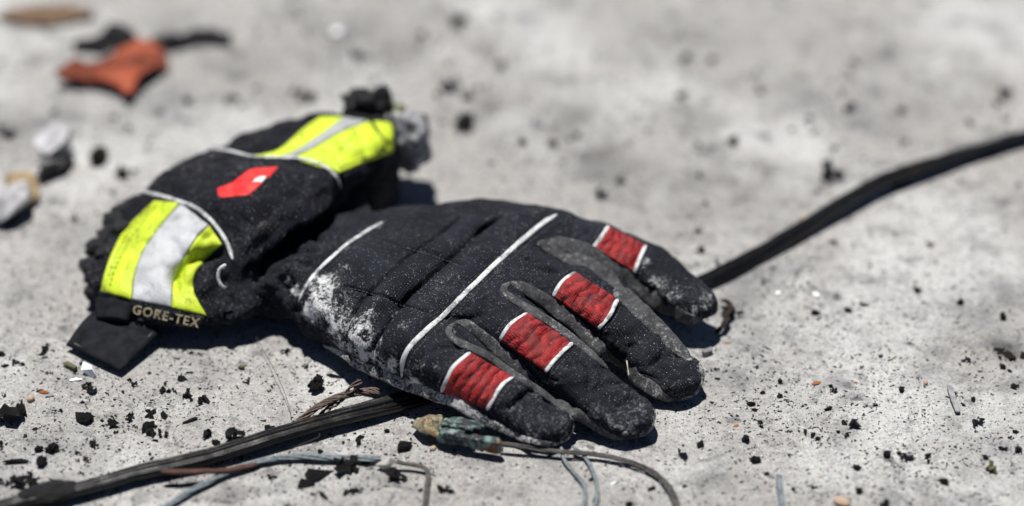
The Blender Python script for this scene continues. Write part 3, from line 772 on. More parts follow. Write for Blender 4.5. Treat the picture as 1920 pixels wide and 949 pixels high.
def tube(pts3, rad, k=8, n=40, rough=.0, seed=0, flat=1.0):
    c = catmull(np.asarray(pts3), n)
    if rough: c = c+np.stack([fbm(c, 1.5, 2, seed), fbm(c, 1.5, 2, seed+5), fbm(c, 1.5, 2, seed+9)*.5], 1)*rough
    t = np.linspace(0, 1, n); sc = np.clip(np.minimum(t, 1-t)*14+.3, 0, 1)
    return sweep(c, circle(k, rad, rad*flat), scale=sc)
def addtube(name, pts, rad, mat, parent=None, **kw):
    V, F = tube([P(*q) for q in pts], rad, **kw); return obj(name, V, F, mat, parent)
# rolled lip where the cuff gathers into the wrist, with a curl of piping
addtube("wrist_roll", [(455, 515, 2.4), (500, 475, 2.4), (550, 455, 2.4), (600, 450, 2.3)], .42, m_strap, glove, rough=.15, k=16, n=60, seed=4)
addtube("wrist_roll", [(500, 545, 2.1), (520, 510, 2.5), (560, 490, 2.6), (600, 480, 2.4)], .40, m_strap, glove, rough=.18, k=16, n=60, seed=8)
addtube("wrist_roll", [(600, 430, 2.1), (640, 415, 2.3), (700, 405, 2.3)], .55, m_strap, glove, rough=.2, k=16, n=60, seed=9)
addtube("white_piping", [(424, 496, 3.9), (412, 505, 3.7), (409, 520, 3.4), (414, 534, 3.1), (424, 541, 2.9)], .085, m_trim, glove)
addtube("white_piping", [(612, 398, 2.6), (640, 402, 2.6), (672, 416, 2.5)], .085, m_trim, glove)
# emblem on the centre panel
lg = add_panel("emblem_patch", [(408, 354), (412, 369), (440, 368), (468, 366)], [(438, 342), (455, 341), (472, 339), (492, 343)], m_logo, glove, nu=16, nv=12, thick=.02, lift=.02)
add_panel("emblem_piece", [(436, 343), (460, 339), (482, 334), (504, 333)], [(466, 320), (480, 316), (500, 315), (522, 313)], m_logo, lg, nu=16, nv=12, thick=.02, lift=.02)
add_panel("emblem_mark", [(472, 342), (482, 341), (491, 342)], [(484, 333), (491, 331), (499, 332)], m_emblem, lg, nu=10, nv=8, thick=.02, lift=.03)
def box_lump(c, half, rot, seed, tilt=0, amp=.08, sub=9):
    u = np.linspace(-1, 1, sub); Vs = []; Fs = []; o = 0
    for ax in range(3):
        for s in (-1, 1):
            A, B = np.meshgrid(u, u, indexing='ij'); g = np.zeros((sub, sub, 3)); g[..., ax] = s; g[..., (ax+1) % 3] = A; g[..., (ax+2) % 3] = B
            Vs.append(g.reshape(-1, 3)); f = grid_faces(sub, sub, False, o); Fs += [q if s > 0 else q[::-1] for q in f]; o += sub*sub
    v = np.concatenate(Vs); v = v/(np.sum(np.abs(v)**8, 1)**(1/8))[:, None]
    key = np.round(v, 4); uq, inv = np.unique(key, axis=0, return_inverse=True); inv = inv.ravel()
    Fs = [tuple(int(inv[i]) for i in f) for f in Fs]; v = uq*np.asarray(half)
    v = v+v/np.linalg.norm(v, axis=1)[:, None]*(fbm(v+seed, 2.2, 3, seed)*amp)[:, None]
    ct, st = math.cos(tilt), math.sin(tilt); v = v@np.array([[ct, 0, st], [0, 1, 0], [-st, 0, ct]])
    c_, s_ = math.cos(rot), math.sin(rot); v = v@np.array([[c_, s_, 0], [-s_, c_, 0], [0, 0, 1]])
    return v+np.asarray(c), Fs
def rock(c, radii, seed, rot=0.0, cuts=9):
    V, F = lump((0, 0, 0), (1, 1, 1), seed, .18, 1.3, 4); rr = np.random.default_rng(seed)
    for _ in range(cuts):
        n = rr.normal(size=3); n /= np.linalg.norm(n); k = V@n; t = .45+.25*rr.random(); m = k > t; V[m] -= np.outer(k[m]-t, n)*.93
    V = V*np.asarray(radii)*1.35; c_, s_ = math.cos(rot), math.sin(rot); V = V@np.array([[c_, s_, 0], [-s_, c_, 0], [0, 0, 1]])
    return V+np.asarray(c), F
# scorched rim pieces, lumpy lining that hangs out at the right end
def lump(center, radii, seed, amp=.25, freq=1.2, sub=4, rot=0, flat=None):
    bm = bmesh.new(); bmesh.ops.create_icosphere(bm, subdivisions=sub, radius=1)
    v = np.array([q.co[:] for q in bm.verts]); F = [tuple(x.index for x in f.verts) for f in bm.faces]; bm.free()
    n = v.copy(); r = 1+amp*fbm(v+seed*3.7, freq, 4, seed)
    v = v*r[:, None]*np.asarray(radii)
    c, s = math.cos(rot), math.sin(rot); v = v@np.array([[c, s, 0], [-s, c, 0], [0, 0, 1]])
    if flat is not None: v[:, 2] = np.maximum(v[:, 2], -flat)
    return v+np.asarray(center), F
V, F = lump(P(764, 258, 3.2), (1.0, 1.35, 1.45), 3, .32, 1.5, 5); obj("scorched_lining", V, F, m_lining, glove)
V, F = box_lump(P(688, 198, 3.8), (.85, .6, .66), .25, 5, .16, .62, 25); obj("burnt_wrist_tab", V, F, m_burnt, glove)
V, F = lump(P(744, 208, 3.6), (.5, .35, .3), 8, .35, 1.5, 4); obj("brown_thread_scrap", V, F, m_olive, glove)
V, F = lump(P(718, 192, 4.0), (.35, .3, .8), 9, .5, 1.5, 4); obj("burnt_wrist_tab", V, F, m_burnt, glove)
k = 0
for px, py, hh, r in [(172, 500, 1.2, .7), (182, 462, 1.5, .65), (198, 440, 1.7, .6), (212, 415, 1.9, .6), (228, 395, 2.1, .55), (246, 380, 2.3, .5), (186, 530, 1.0, .7), (200, 470, 2.0, .55), (224, 425, 2.3, .5), (170, 520, .9, .5), (176, 545, .8, .5)]:
    k += 1; V, F = lump(P(px+6, py+3, hh), (r*.8, r*1.1, r*.7), 20+k, .30, 1.5, 4, rot=k); obj("scorched_rim", V, F, m_burnt, glove)

# strap, keeper loop and sewn label
V, F = slab([P(172, 588, 1.0), P(302, 618, .75), P(226, 696, .30), P(123, 644, .42)], .22, 30, 22, amp=.13, seed=3, sag=.10); fl = obj("strap_flap", V, F, m_strap, glove)
for a, b in (((133, 641, .46), (222, 685, .38)), ((222, 685, .38), (288, 622, .74))):
    addtube("edge_binding", [a, ((a[0]+b[0])/2, (a[1]+b[1])/2, (a[2]+b[2])/2+.02), b], .055, m_stitch, fl, n=12)
V, F = slab([P(178, 556, 1.7), P(252, 568, 1.7), P(240, 604, 1.15), P(178, 598, 1.15)], .42, 24, 18, sag=.15, amp=.08, seed=5); obj("keeper_loop", V, F, m_strap, glove)
V, F = slab([P(262, 568, 1.75), P(382, 594, 1.65), P(368, 615, 1.0), P(254, 603, 1.05)], .16, 24, 10, sag=.05, amp=.02, seed=6); lab = obj("sewn_label", V, F, m_label, glove)
a, b, d = P(262, 571, 1.78), P(379, 596, 1.68), P(256, 600, 1.25)
xu = (b-a)/np.linalg.norm(b-a); nn_ = np.cross(xu, a-d); nn_ /= np.linalg.norm(nn_); yu = np.cross(nn_, xu)
cv = bpy.data.curves.new("lettering", 'FONT'); cv.body = "GORE-TEX"; cv.size = .58*SC; cv.extrude = .0002; cv.offset = .00012; cv.align_x = 'CENTER'; cv.align_y = 'CENTER'; cv.space_character = 1.2
tmp = bpy.data.objects.new("lettering_tmp", cv); COL.objects.link(tmp)
bpy.context.view_layer.update()
me = bpy.data.meshes.new_from_object(tmp); bpy.data.objects.remove(tmp); me.materials.clear(); me.materials.append(m_thread)
let = bpy.data.objects.new("lettering", me); COL.objects.link(let); let.parent = lab
ctr = P(312, 594, 1.50)+nn_*.10
mx = Matrix(((xu[0], yu[0], nn_[0], 0), (xu[1], yu[1], nn_[1], 0), (xu[2], yu[2], nn_[2], 0), (0, 0, 0, 1)))
mx.translation = Vector((ctr-np.array(lab['_w']))*SC); let.matrix_local = mx

glove_bvh = [hb, cb]

# ------------------------------------------------------------------ the flat cable
def cable_section():
    pts = []
    a, b, k = .54, .24, 72
    for t in np.linspace(0, 2*np.pi, k, endpoint=False):
        x, y = a*np.cos(t), b*np.sin(t)
        y = b*np.sign(np.sin(t))*abs(np.sin(t))**.6
        groove = .16*np.exp(-((x-.10)/.075)**2)+.07*np.exp(-((x+.30)/.05)**2)+.06*np.exp(-((x-.38)/.045)**2)+.05*np.exp(-((x+.12)/.035)**2)
        y = y-np.sign(y)*groove
        pts.append((x, y+b))
    return np.array(pts)
cable = thing("electrical_cable", P(790, 756), "long flat black rubber cable running under the glove across the concrete", "cable")
path = [(-90, 990, .0), (-10, 965, .0), (60, 946, .0), (150, 928, .0), (260, 896, .02), (380, 868, .05), (500, 832, .1), (620, 797, .1), (720, 770, .05), (800, 745, .0), (960, 690, 0), (1150, 612, 0), (1335, 528, 0), (1400, 495, 0), (1480, 450, .05), (1560, 400, .2), (1640, 352, .35), (1720, 322, .3), (1800, 298, .15), (1880, 274, .1), (1990, 245, .05), (2120, 225, 0), (2350, 205, 0), (2700, 190, 0)]
pth = catmull(np.array([P(*q) for q in path]), 420)
n_ = len(pth); tt = np.linspace(0, 1, n_)
tw = .35*np.sin(tt*11+.5)+.12*np.sin(tt*37); twi = tw-.25*np.exp(-((tt-.55)/.1)**2)
scl = np.interp(tt, [0, .25, .5, 1], [1, 1, .80, .78])+.05*fbm(pth, .6, 3, 2)+.10*np.exp(-((tt-.0)/.03)**2)
V, F = sweep(pth, cable_section(), twist=twi, scale=scl)
V = V+np.stack([0*V[:, 0], fbm(V, 1.0, 2, 6)*.03, fbm(V, .9, 2, 9)*.03], 1); V[:, 2] += .02
obj("sheath", V, F, m_cable, cable)
for q in range(9):
    i0 = random.randint(60, 300); i1 = i0+random.randint(18, 50); seg = pth[i0:i1].copy(); L_ = len(seg); u_ = np.linspace(0, 1, L_)
    seg += np.array([0, 1, 0])*(random.choice([-.42, .38])+.25*random.uniform(-1, 1)*u_**2)[:, None]+np.array([0, 0, 1])*(.30+.12*np.sin(u_*3.1))[:, None]
    V, F = sweep(seg, circle(6, .028), scale=np.clip(np.minimum(u_, 1-u_)*20+.3, 0, 1)); obj("frayed_strand", V, F, m_cable, cable)
V, F = lump(P(92, 925, .35), (1.25, .62, .42), 61, .22, 1.6, 5, rot=.35); obj("charred_end", V, F, m_char, cable)
addtube("peeled_insulation", [(300, 884, .62), (345, 884, .60), (390, 884, .42), (440, 880, .22), (490, 866, .15)], .16, m_redpeel, cable, flat=.6, n=50, rough=.06)

# ------------------------------------------------------------------ wires
def strands(name, pts, rad, count, spread, mat, label, cat, n=80, flat=1, seed=0, group=None):
    r = thing(name, P(pts[0][0], pts[0][1], 0), label, cat, group)
    base = catmull(np.array([P(*q) for q in pts]), n); tpar = np.linspace(0, 1, n)
    T = np.gradient(base, axis=0); T /= np.linalg.norm(T, axis=1)[:, None]; S = np.cross(T, [0, 0, 1]); 
    for i in range(count):
        ph = i*2.4+seed; k_ = 6
        off = S*(spread*np.sin(tpar*k_*2*np.pi/3+ph)*(1+.6*tpar))[:, None]+np.array([0, 0, 1])*(spread*.6*(1+np.cos(tpar*k_*2*np.pi/3+ph)))[:, None]
        c = base+off; c[:, 2] = np.maximum(c[:, 2], rad*.6)
        sc = np.clip(np.minimum(tpar, 1-tpar)*20+.4, 0, 1)
        V, F = sweep(c, circle(7, rad, rad*flat), scale=sc); obj("strand", V, F, mat, r)
    return r
strands("wire_bundle", [(545, 806, .1), (570, 785, .3), (600, 763, .6), (640, 745, .8), (690, 736, .7), (712, 737, .6)], .055, 7, .12, m_copper, "frayed bundle of brown wire strands poking out beside the glove and the cable", "wire")
strands("wire_bundle", [(585, 796, .1), (612, 772, .4), (640, 750, .7), (655, 735, 1.0), (676, 715, 1.3)], .05, 3, .10, m_copper, "short loose brown strands crossing the frayed bundle next to the cable", "wire", seed=2)
strands("wire_bundle", [(935, 832, .45), (985, 840, .35), (1040, 848, .25), (1100, 852, .2), (1160, 862, .15), (1215, 882, .1), (1248, 908, .1), (1266, 940, .1), (1272, 975, .1)], .036, 7, .085, m_darkwire, "curved bundle of thin dark wires running right from the corroded connector", "wire", n=120, seed=1)
strands("flat_wire", [(1052, 838, .3), (1058, 862, .15), (1075, 885, .1), (1095, 910, .1), (1097, 935, .1), (1088, 965, .1)], .095, 1, .0, m_bluewire, "blue grey wire under the little fingertip, left one of the two", "wire", flat=.6)
strands("flat_wire", [(1072, 836, .4), (1095, 855, .15), (1112, 885, .1), (1120, 915, .1), (1118, 940, .1), (1105, 970, .1)], .095, 1, .0, m_bluewire, "blue grey wire under the little fingertip, right one of the two", "wire", flat=.6)
strands("flat_wire", [(300, 962, .05), (345, 930, .08), (395, 903, .1), (440, 882, .1), (500, 864, .12), (560, 858, .1), (640, 861, .12), (714, 861, .15)], .075, 5, .09, m_bluewire, "long pale blue grey flat wire curving below the black cable", "wire", n=110, flat=.55)
strands("bent_wire", [(742, 868, .3), (770, 872, .25), (795, 878, .2), (803, 892, .1), (800, 920, .1), (796, 965, .1)], .05, 5, .06, m_darkwire, "bent dark wire leaving the pale crystal and turning down to the bottom edge", "wire", n=80)
strands("fine_fibre", [(478, 628, .2), (500, 668, .4), (520, 705, .5), (535, 740, .4), (545, 775, .1), (548, 800, .05)], .012, 1, 0, m_hair, "single hair-thin brown fibre standing on the ground below the cuff", "fibre")
strands("fine_fibre", [(545, 800, .1), (600, 815, .3), (548, 840, .1)], .012, 1, 0, m_hair, "hair-thin brown fibre looped over the black cable", "fibre")
strands("straw_splinter", [(1175, 676, 2.6), (1177, 690, 2.5), (1179, 704, 2.3)], .022, 1, 0, m_straw, "tiny pale straw splinter standing between the two middle fingers of the glove", "splinter")

# corroded connector
con = thing("corroded_connector", P(870, 835), "corroded green and rust-brown metal connector lying beside the little finger", "connector")
V, F = box_lump(P(880, 826, .60), (1.42, .22, .32), -.30, 2, .02, .14, 19); obj("terminal_block", V, F, m_patina, con)
V, F = box_lump(P(858, 802, .75), (.70, .30, .34), -.2, 5, .0, .2, 15); obj("terminal_clamp", V, F, m_patina, con)
V, F = box_lump(P(885, 805, .8), (.50, .2, .36), -.35, 7, .0, .16, 13); obj("terminal_clamp", V, F, m_patina, con)
V, F = lump(P(848, 812, .95), (.16, .14, .10), 5, .1, 1, 2); obj("screw", V, F, m_greychip, con)
V, F = lump(P(876, 803, 1.15), (.17, .15, .09), 6, .1, 1, 2); obj("screw", V, F, m_patina, con)
V, F = rock(P(806, 797, .60), (.62, .72, .58), 11, .3, 12); V = V+np.stack([0*V[:, 0], 0*V[:, 0], fbm(V, 3, 3, 8)*.06], 1); tag(obj("rusty_lump", V, F, m_rust), "yellow and rust-orange crusted lump touching the corroded connector under the glove edge", "stone")

# ------------------------------------------------------------------ debris
def chip_mesh(name, seed, mat, kind='char'):
    r = np.random.default_rng(seed)
    bm = bmesh.new()
    if kind == 'char':
        for q_ in range(int(r.integers(5, 10))):          # a brittle piece: several broken facets grown together
            k_ = int(r.integers(7, 12)); v = r.normal(size=(k_, 3)); v /= np.linalg.norm(v, axis=1)[:, None]
            sz = r.uniform(.14, .36); c0 = r.normal(size=3)*[.21, .17, .07]
            v = v*sz*r.uniform(.6, 1.15, size=(k_, 1))*r.uniform(.5, 1.2, size=3)+c0
            vs_ = [bm.verts.new(c) for c in v]
            res = bmesh.ops.convex_hull(bm, input=vs_)
    elif kind == 'nugget':
        bmesh.ops.create_icosphere(bm, subdivisions=4, radius=.5)
        v = np.array([q.co[:] for q in bm.verts]); n0_ = v/np.linalg.norm(v, axis=1)[:, None]
        v = v*(1+.55*fbm(v+seed*5.1, 2.4, 4, seed, .6))[:, None]*[1, r.uniform(.6, .95), r.uniform(.5, .8)]
        for _ in range(5):
            n = r.normal(size=3); n /= np.linalg.norm(n); k = v@n; t = .28+.14*r.random(); m = k > t; v[m] -= np.outer(k[m]-t, n)*.8
        v += n0_*(.10*np.abs(fbm(v+seed, 9, 2, seed))-.06*(vnoise(v+seed, 14, seed) > .35))[:, None]
        for q, c in zip(bm.verts, v): q.co = c
    elif kind == 'shard':
        v = r.normal(size=(11, 3)); v /= np.linalg.norm(v, axis=1)[:, None]; v *= (.35+.2*r.random((11, 1))); v *= [1.1, .6, .28]
        for c in v: bm.verts.new(c)
        bmesh.ops.convex_hull(bm, input=bm.verts)
    elif kind == 'sliver':
        v = r.normal(size=(10, 3)); v /= np.linalg.norm(v, axis=1)[:, None]; v *= .5*np.array([1, .24, .18])
        for c in v: bm.verts.new(c)
        bmesh.ops.convex_hull(bm, input=bm.verts)
    elif kind == 'pebble':
        bmesh.ops.create_icosphere(bm, subdivisions=2, radius=.5)
        v = np.array([q.co[:] for q in bm.verts]); v = v*(1+.25*fbm(v+seed*5.1, 1.6, 2, seed))[:, None]*[1, .75, .5]
        for q, c in zip(bm.verts, v): q.co = c
    lone = [q for q in bm.verts if not q.link_faces]
    if lone: bmesh.ops.delete(bm, geom=lone, context='VERTS')
    zs = min(q.co.z for q in bm.verts); mxs = max(abs(q.co.x) for q in bm.verts)
    for q in bm.verts: q.co.z -= zs*.80; q.co *= .5/mxs
    me = bpy.data.meshes.new(name); bm.to_mesh(me); bm.free(); me.materials.append(mat)
    if kind in ('pebble',): me.polygons.foreach_set("use_smooth", [True]*len(me.polygons))
    return me
chars = [chip_mesh("charcoal_crumb", 100+i, m_char, "nugget" if i % 3 == 0 else "char") for i in range(10)]
shards = [chip_mesh("charcoal_flake", 200+i, m_char, 'shard') for i in range(8)]
slivers = [chip_mesh("charcoal_splinter", 300+i, m_char, 'sliver') for i in range(4)]
def put(name, me, px, py, w_px, label, cat, group=None, asp=1.0, hgt=1.0, rot=None, mat=None):
    """one piece of debris resting on the ground; w_px its width in photo pixels"""
    p = P(px, py, 0.0)
    o = bpy.data.objects.new(name, me); COL.objects.link(o)
    p[2] = float(ground_z(p[None])[0])
    o.location = Vector(p*SC); s = w_px/40*SC
    o.rotation_euler = (0, 0, random.uniform(0, 6.28) if rot is None else rot)
    o.scale = (s, s*asp, s*hgt)
    return tag(o, label, cat, group)
one = lambda kind, seed, mat, nm: chip_mesh(nm, seed, mat, kind)
big = [  # px, py, width px, kind, label
 (20, 782, 66, 'char', "largest jagged black charcoal lump, at the left edge of the picture", 1.3),
 (88, 652, 42, 'char', "flat black charcoal lump left of the strap flap", .8),
 (100, 839, 30, 'char', "round black charcoal lump in the lower left foreground", 1),
 (45, 900, 44, 'char', "wide low charcoal lump above the cable's charred end at the left", .7),
 (594, 723, 36, 'char', "rounded black charcoal lump standing alone below the wrist of the glove", 1.2),
 (758, 836, 30, 'char', "round black charcoal lump just left of the rusty yellow lump", 1),
 (646, 877, 44, 'char', "angular charcoal piece touching the pale blue wire from below", .9),
 (594, 884, 52, 'shard', "split charcoal flake with fine ribs below the pale blue wire", 1),
 (575, 902, 30, 'shard', "small dark flake just below the ribbed charcoal flake", .7),
 (296, 813, 34, 'char', "black charcoal lump midway between the strap flap and the cable", 1),
 (352, 742, 26, 'char', "left one of the two charcoal crumbs standing together below the cuff label", 1),
 (376, 748, 28, 'char', "right and taller one of the two charcoal crumbs below the cuff label", 1.2),
 (160, 784, 38, 'char', "long low charcoal lump in the row left of centre foreground", .7),
 (208, 788, 30, 'char', "crumbly charcoal lump right next to the long low lump", .8),
 (244, 780, 20, 'char', "small charcoal crumb at the right of the crumbly lump", .9),
 (283, 771, 28, 'shard', "thin dark flake left of the twin flake below the strap", .7),
 (308, 775, 26, 'shard', "thin dark flake right of its twin below the strap", .9),
 (358, 784, 32, 'sliver', "narrow pointed black splinter lying between the strap and the cable", 1),
 (440, 815, 26, 'char', "spiky charcoal crumb just above the middle of the cable", 1),
 (388, 812, 16, 'char', "small upright charcoal crumb above the cable", 1.4),
 (144, 844, 14, 'shard', "small pointed flake right of the round lower left lump", 1),
 (177, 832, 18, 'char', "small crumbly char bit right of the small pointed flake", 1.1),
 (73, 838, 17, 'char', "small charcoal crumb touching the left of the round lump", 1),
 (79, 863, 24, 'char', "charcoal crumb below the round lump in the lower left", .8),
 (30, 862, 46, 'sliver', "long ragged charcoal splinter at the lower left edge", 1.4),
 (6, 832, 22, 'char', "charcoal lump cut by the left edge above the ragged splinter", 1),
 (4, 900, 20, 'char', "charcoal lump cut by the left edge beside the wide low lump", 1),
 (167, 724, 30, 'char', "dark crumb right below the white triangular shard", .8),
 (344, 707, 26, 'shard', "dark flake on open ground below the sewn label", .8),
 (248, 711, 20, 'char', "charcoal crumb just below the tip of the strap flap", .7),
 (321, 731, 16, 'char', "brownish black crumb left of the pair of standing crumbs", 1),
 (538, 654, 22, 'char', "black crumb in the glove's shadow below the wrist", .8),
 (508, 797, 18, 'char', "black crumb just above the cable near the frayed wires", 1),
 (671, 830, 16, 'char', "black crumb just below the cable near the glove", 1.1),
 (606, 924, 30, 'sliver', "grey-black pointed splinter near the bottom edge below the ribbed flake", 1.2),
 (508, 890, 18, 'char', "black crumb below the pale blue wire, left of the ribbed flake", .8),
 (835, 915, 30, 'char', "ragged dark crumb near the bottom edge right of the bent wire", .7),
 (1281, 852, 38, 'char', "jagged star-shaped charcoal flake right of the curved dark wires", .45),
 (1221, 912, 16, 'sliver', "upright black splinter inside the curve of the dark wires", 2),
 (1180, 942, 16, 'char', "round black crumb at the bottom edge inside the wire curve", .8),
 (1416, 858, 18, 'char', "black crumb in the lower foreground right of the star-shaped flake", .8),
 (1399, 820, 16, 'char', "black crumb diagonally right below the fingertips", .9),
 (1371, 588, 36, 'char', "ragged black clump just right of the topmost fingertip", .8),
 (1880, 592, 20, 'char', "round black crumb near the right edge above the brown stain", 1),
 (1881, 684, 16, 'char', "round black crumb on the lower rim of the brown stain", 1),
 (1555, 762, 22, 'sliver', "tilted black chip with sharp ends in the right foreground", 1.8),
 (1594, 793, 20, 'char', "black crumb right below the tilted chip", .7),
 (1564, 729, 14, 'char', "glossy small crumb above the tilted black chip", 1),
 (1463, 710, 12, 'char', "lone round crumb right of the middle fingertips", 1),
 (1690, 727, 12, 'char', "lone round crumb left of the grey splinter", 1),
 (1834, 789, 20, 'char', "black angular crumb at the right, below the grey splinter", .9),
 (1908, 841, 24, 'char', "largest black lump at the lower right edge", 1),
 (1882, 837, 16, 'char', "flat black crumb left of the lump at the lower right edge", .7),
 (1902, 722, 18, 'char', "flat black crumb at the right edge below the brown stain", .6),
 (1742, 851, 15, 'char', "black crumb in the lower right field, right of the soot cluster", 1),
 (1663, 850, 12, 'char', "small round crumb in the lower right field, left of the soot cluster", 1),
 (1698, 850, 30, 'char', "crumbly soot cluster in the lower right field", .35),
 (1522, 811, 26, 'char', "flat cluster of soot flakes below the tilted black chip", .35),
 (1531, 908, 15, 'char', "black crumb near the bottom right of the blue peg", .8),
 (1611, 917, 14, 'char', "small round crumb right of the tan flake at the bottom", 1),
 (1659, 941, 18, 'char', "flat crumb on the bottom edge right of the tan flake", .6),
 (1720, 539, 18, 'char', "blurred black crumb right of centre below the cable bend", .7),
 (1744, 456, 18, 'char', "blurred black crumb below the rising part of the cable", .8),
 (1432, 525, 18, 'char', "dark crumb just below the cable right of the top fingertip", .9),
 (1314, 469, 24, 'char', "dark crumb behind the topmost fingertip", .9),
 (1652, 663, 12, 'char', "small black crumb touching the pale splinter", .8),
 (1562, 447, 22, 'char', "flat dark bit directly under the cable", .4),
 (1375, 264, 22, 'char', "blurred round crumb above the right half of the cable", 1),
 (1560, 327, 42, 'char', "blurred dark clump above the cable's bend", .5),
 (1690, 204, 22, 'char', "blurred grey-black crumb near the upper right", .8),
 (1883, 172, 30, 'char', "blurred flat crumb at the upper right edge", .7),
 (1285, 105, 20, 'char', "blurred crumb at top right of centre, upper one of two", 1),
 (1280, 178, 22, 'char', "blurred crumb at top right of centre, lower one of two", 1),
 (1130, 363, 34, 'char', "blurred dark crumb above the glove's knuckle line", .8),
 (980, 266, 22, 'char', "blurred round crumb behind the middle of the glove", 1),
 (838, 166, 56, 'char', "largest blurred black clump behind the cuff's right end", .8),
 (880, 178, 34, 'char', "blurred black lump right beside the largest clump behind the cuff", .8),
 (876, 234, 46, 'char', "blurred black clump right of the scorched cuff end", .9),
 (860, 40, 40, 'char', "blurred brownish clump near the top edge right of centre left", .7),
 (572, 178, 50, 'char', "blurred brown-black clump behind the yellow band of the cuff", .6),
 (790, 62, 20, 'char', "faint blurred crumb near the top edge above the burnt tab", .7),
 (940, 120, 30, 'char', "blurred dark clump right of the largest one behind the cuff", .7),
 (142, 408, 22, 'char', "blurred black crumb left of the scorched cuff rim", 1),
 (228, 322, 26, 'char', "blurred dark crumb between the brown clump and the cuff", 1),
 (252, 318, 18, 'char', "faint blurred crumb just left of the cuff's black panel", 1),
 (437, 180, 26, 'char', "blurred grey crumb above the cuff's black panel", .6),
 (10, 250, 34, 'char', "blurred dark clump at the left edge above the pale rock", .8),
 (300, 205, 22, 'char', "blurred grey crumb right below the orange rag", .6),
 (573, 683, 14, 'char', "small dark crumb in front of the glove's palm edge", .8),
 (742, 890, 36, 'char', "glossy dark grey slag piece hanging below the pale crystal", .7),
 (628, 700, 34, 'sliver', "dark flat splinter in the shadow of the palm edge", 1),
]
for i, (px, py, wp, kd, label, hg) in enumerate(big):
    if kd == 'char' and ('round' in label): kd = 'nugget'
    nm = {'char': 'charcoal_lump', 'nugget': 'charcoal_lump', 'shard': 'charcoal_flake', 'sliver': 'charcoal_splinter'}[kd]
    put(nm, one(kd, 400+i, m_charbrown if 'brown' in label else m_char, nm), px, py+4, wp*(1.2 if kd == 'char' and wp < 50 else 1.05), label, "charcoal", "charred fragments on the concrete", hgt=hg)
col = [  # coloured bits
 (186, 292, 62, 'nugget', m_charbrown, "charred_clump", "blurred dark brown clump left of the cuff's black panel", "charcoal", 1.0),
 (1893, 662, 58, 'char', m_charbrown, "gritty_clump", "flat dark brown gritty clump at the right edge of the picture", "charcoal", .28),
 (1872, 652, 40, 'char', m_charbrown, "gritty_clump", "smaller dark brown clump on the left side of the gritty right-edge clump", "charcoal", .25),
 (167, 696, 40, 'shard', m_whitechip, "white_shard", "white triangular shard in front of the strap flap, right one of two", "shard", 2.6),
 (141, 708, 26, 'shard', m_whitechip, "white_shard", "thin white shard left of the triangular one", "shard", .9),
 (133, 688, 40, 'shard', m_olive, "stone_chip", "olive-brown stone chip behind the two white shards", "stone", 1.6),
 (58, 746, 18, 'pebble', m_tan, "pebble", "pale tan pebble left of the white shards", "pebble", 1.4),
 (82, 733, 20, 'shard', m_orange, "brick_fragment", "orange-brown fragment beside the pale tan pebble", "fragment", 1.5),
 (452, 686, 14, 'pebble', m_olive, "pebble", "tiny olive-green pebble on the ground below the cuff", "pebble", 1.3),
 (723, 872, 36, 'shard', m_crystal, "pale_crystal", "pale translucent crystal lump at the end of the blue grey wire", "crystal", 2.4),
 (1150, 902, 14, 'shard', m_whitechip, "pale_flake", "thin cream flake lying inside the wire curve", "flake", .6),
 (1324, 661, 30, 'shard', m_greychip, "pebble", "shiny grey angular pebble between the two right fingertips", "pebble", 2.0),
 (1382, 794, 18, 'shard', m_orange, "rust_flake", "small orange-brown flake right of the lower fingertips", "flake", .8),
 (1860, 878, 22, 'char', m_olive, "stone_chip", "grey-brown stone chip in the lower right corner region", "stone", 1),
 (1509, 413, 24, 'pebble', m_tan, "pebble", "blurred tan pebble just above the cable", "pebble", 1.3),
 (1671, 668, 30, 'sliver', m_straw, "pale_splinter", "pale cream splinter right of a small black crumb", "splinter", 1),
 (1531, 714, 20, 'shard', m_orange, "rust_flake", "orange flake in the right foreground above the black chips", "flake", .8),
 (1736, 715, 12, 'pebble', m_tan, "pebble", "small pinkish tan pebble left of the grey splinter", "pebble", 1.3),
 (1530, 551, 18, 'pebble', m_whitechip, "pebble", "blurred whitish pebble right of the top fingertip, right one", "pebble", 1),
 (1459, 548, 14, 'pebble', m_whitechip, "pebble", "blurred white pebble right of the top fingertip, left one", "pebble", 1),
 (1578, 940, 32, 'pebble', m_tan, "stone_flake", "flat pinkish tan stone flake at the bottom edge on the right", "stone", .8),
 (632, 62, 26, 'pebble', m_whitechip, "pebble", "strongly blurred white pebble above the cuff near the top edge", "pebble", 1.2),
 (1361, 640, 18, 'sliver', m_orange, "rust_flake", "orange-brown sliver below the topmost fingertip", "flake", .8),
 (812, 838, 14, 'pebble', m_tan, "pebble", "small pinkish pebble below the rusty lump", "pebble", 1),
 (1605, 793-80, 12, 'shard', m_orange, "rust_flake", "tiny rust flake on open ground right of the orange flake", "flake", .8),
 (1450, 500, 14, 'pebble', m_greychip, "pebble", "small grey pebble hugging the cable near the glove", "pebble", 1),
]
for i, (px, py, wp, kd, mat, nm, label, cat, hg) in enumerate(col):
    put(nm, one(kd, 600+i, mat, nm), px, py+3, wp, label, cat, hgt=hg)
# grey splinter and blue peg at the right
V, F = box_lump(P(1788, 748, .12), (.13, .95, .05), .12, 3, 0, .03, 5); tag(obj("flat_splinter", V, F, m_greychip), "flat grey splinter lying lengthways in the right foreground", "splinter")
V, F = box_lump(P(1464, 926, .2), (.14, 1.25, .14), .02, 4, 0, .05, 6); tag(obj("blue_peg", V, F, m_bluewire), "dull blue grey peg of wire lying at the bottom edge", "peg")
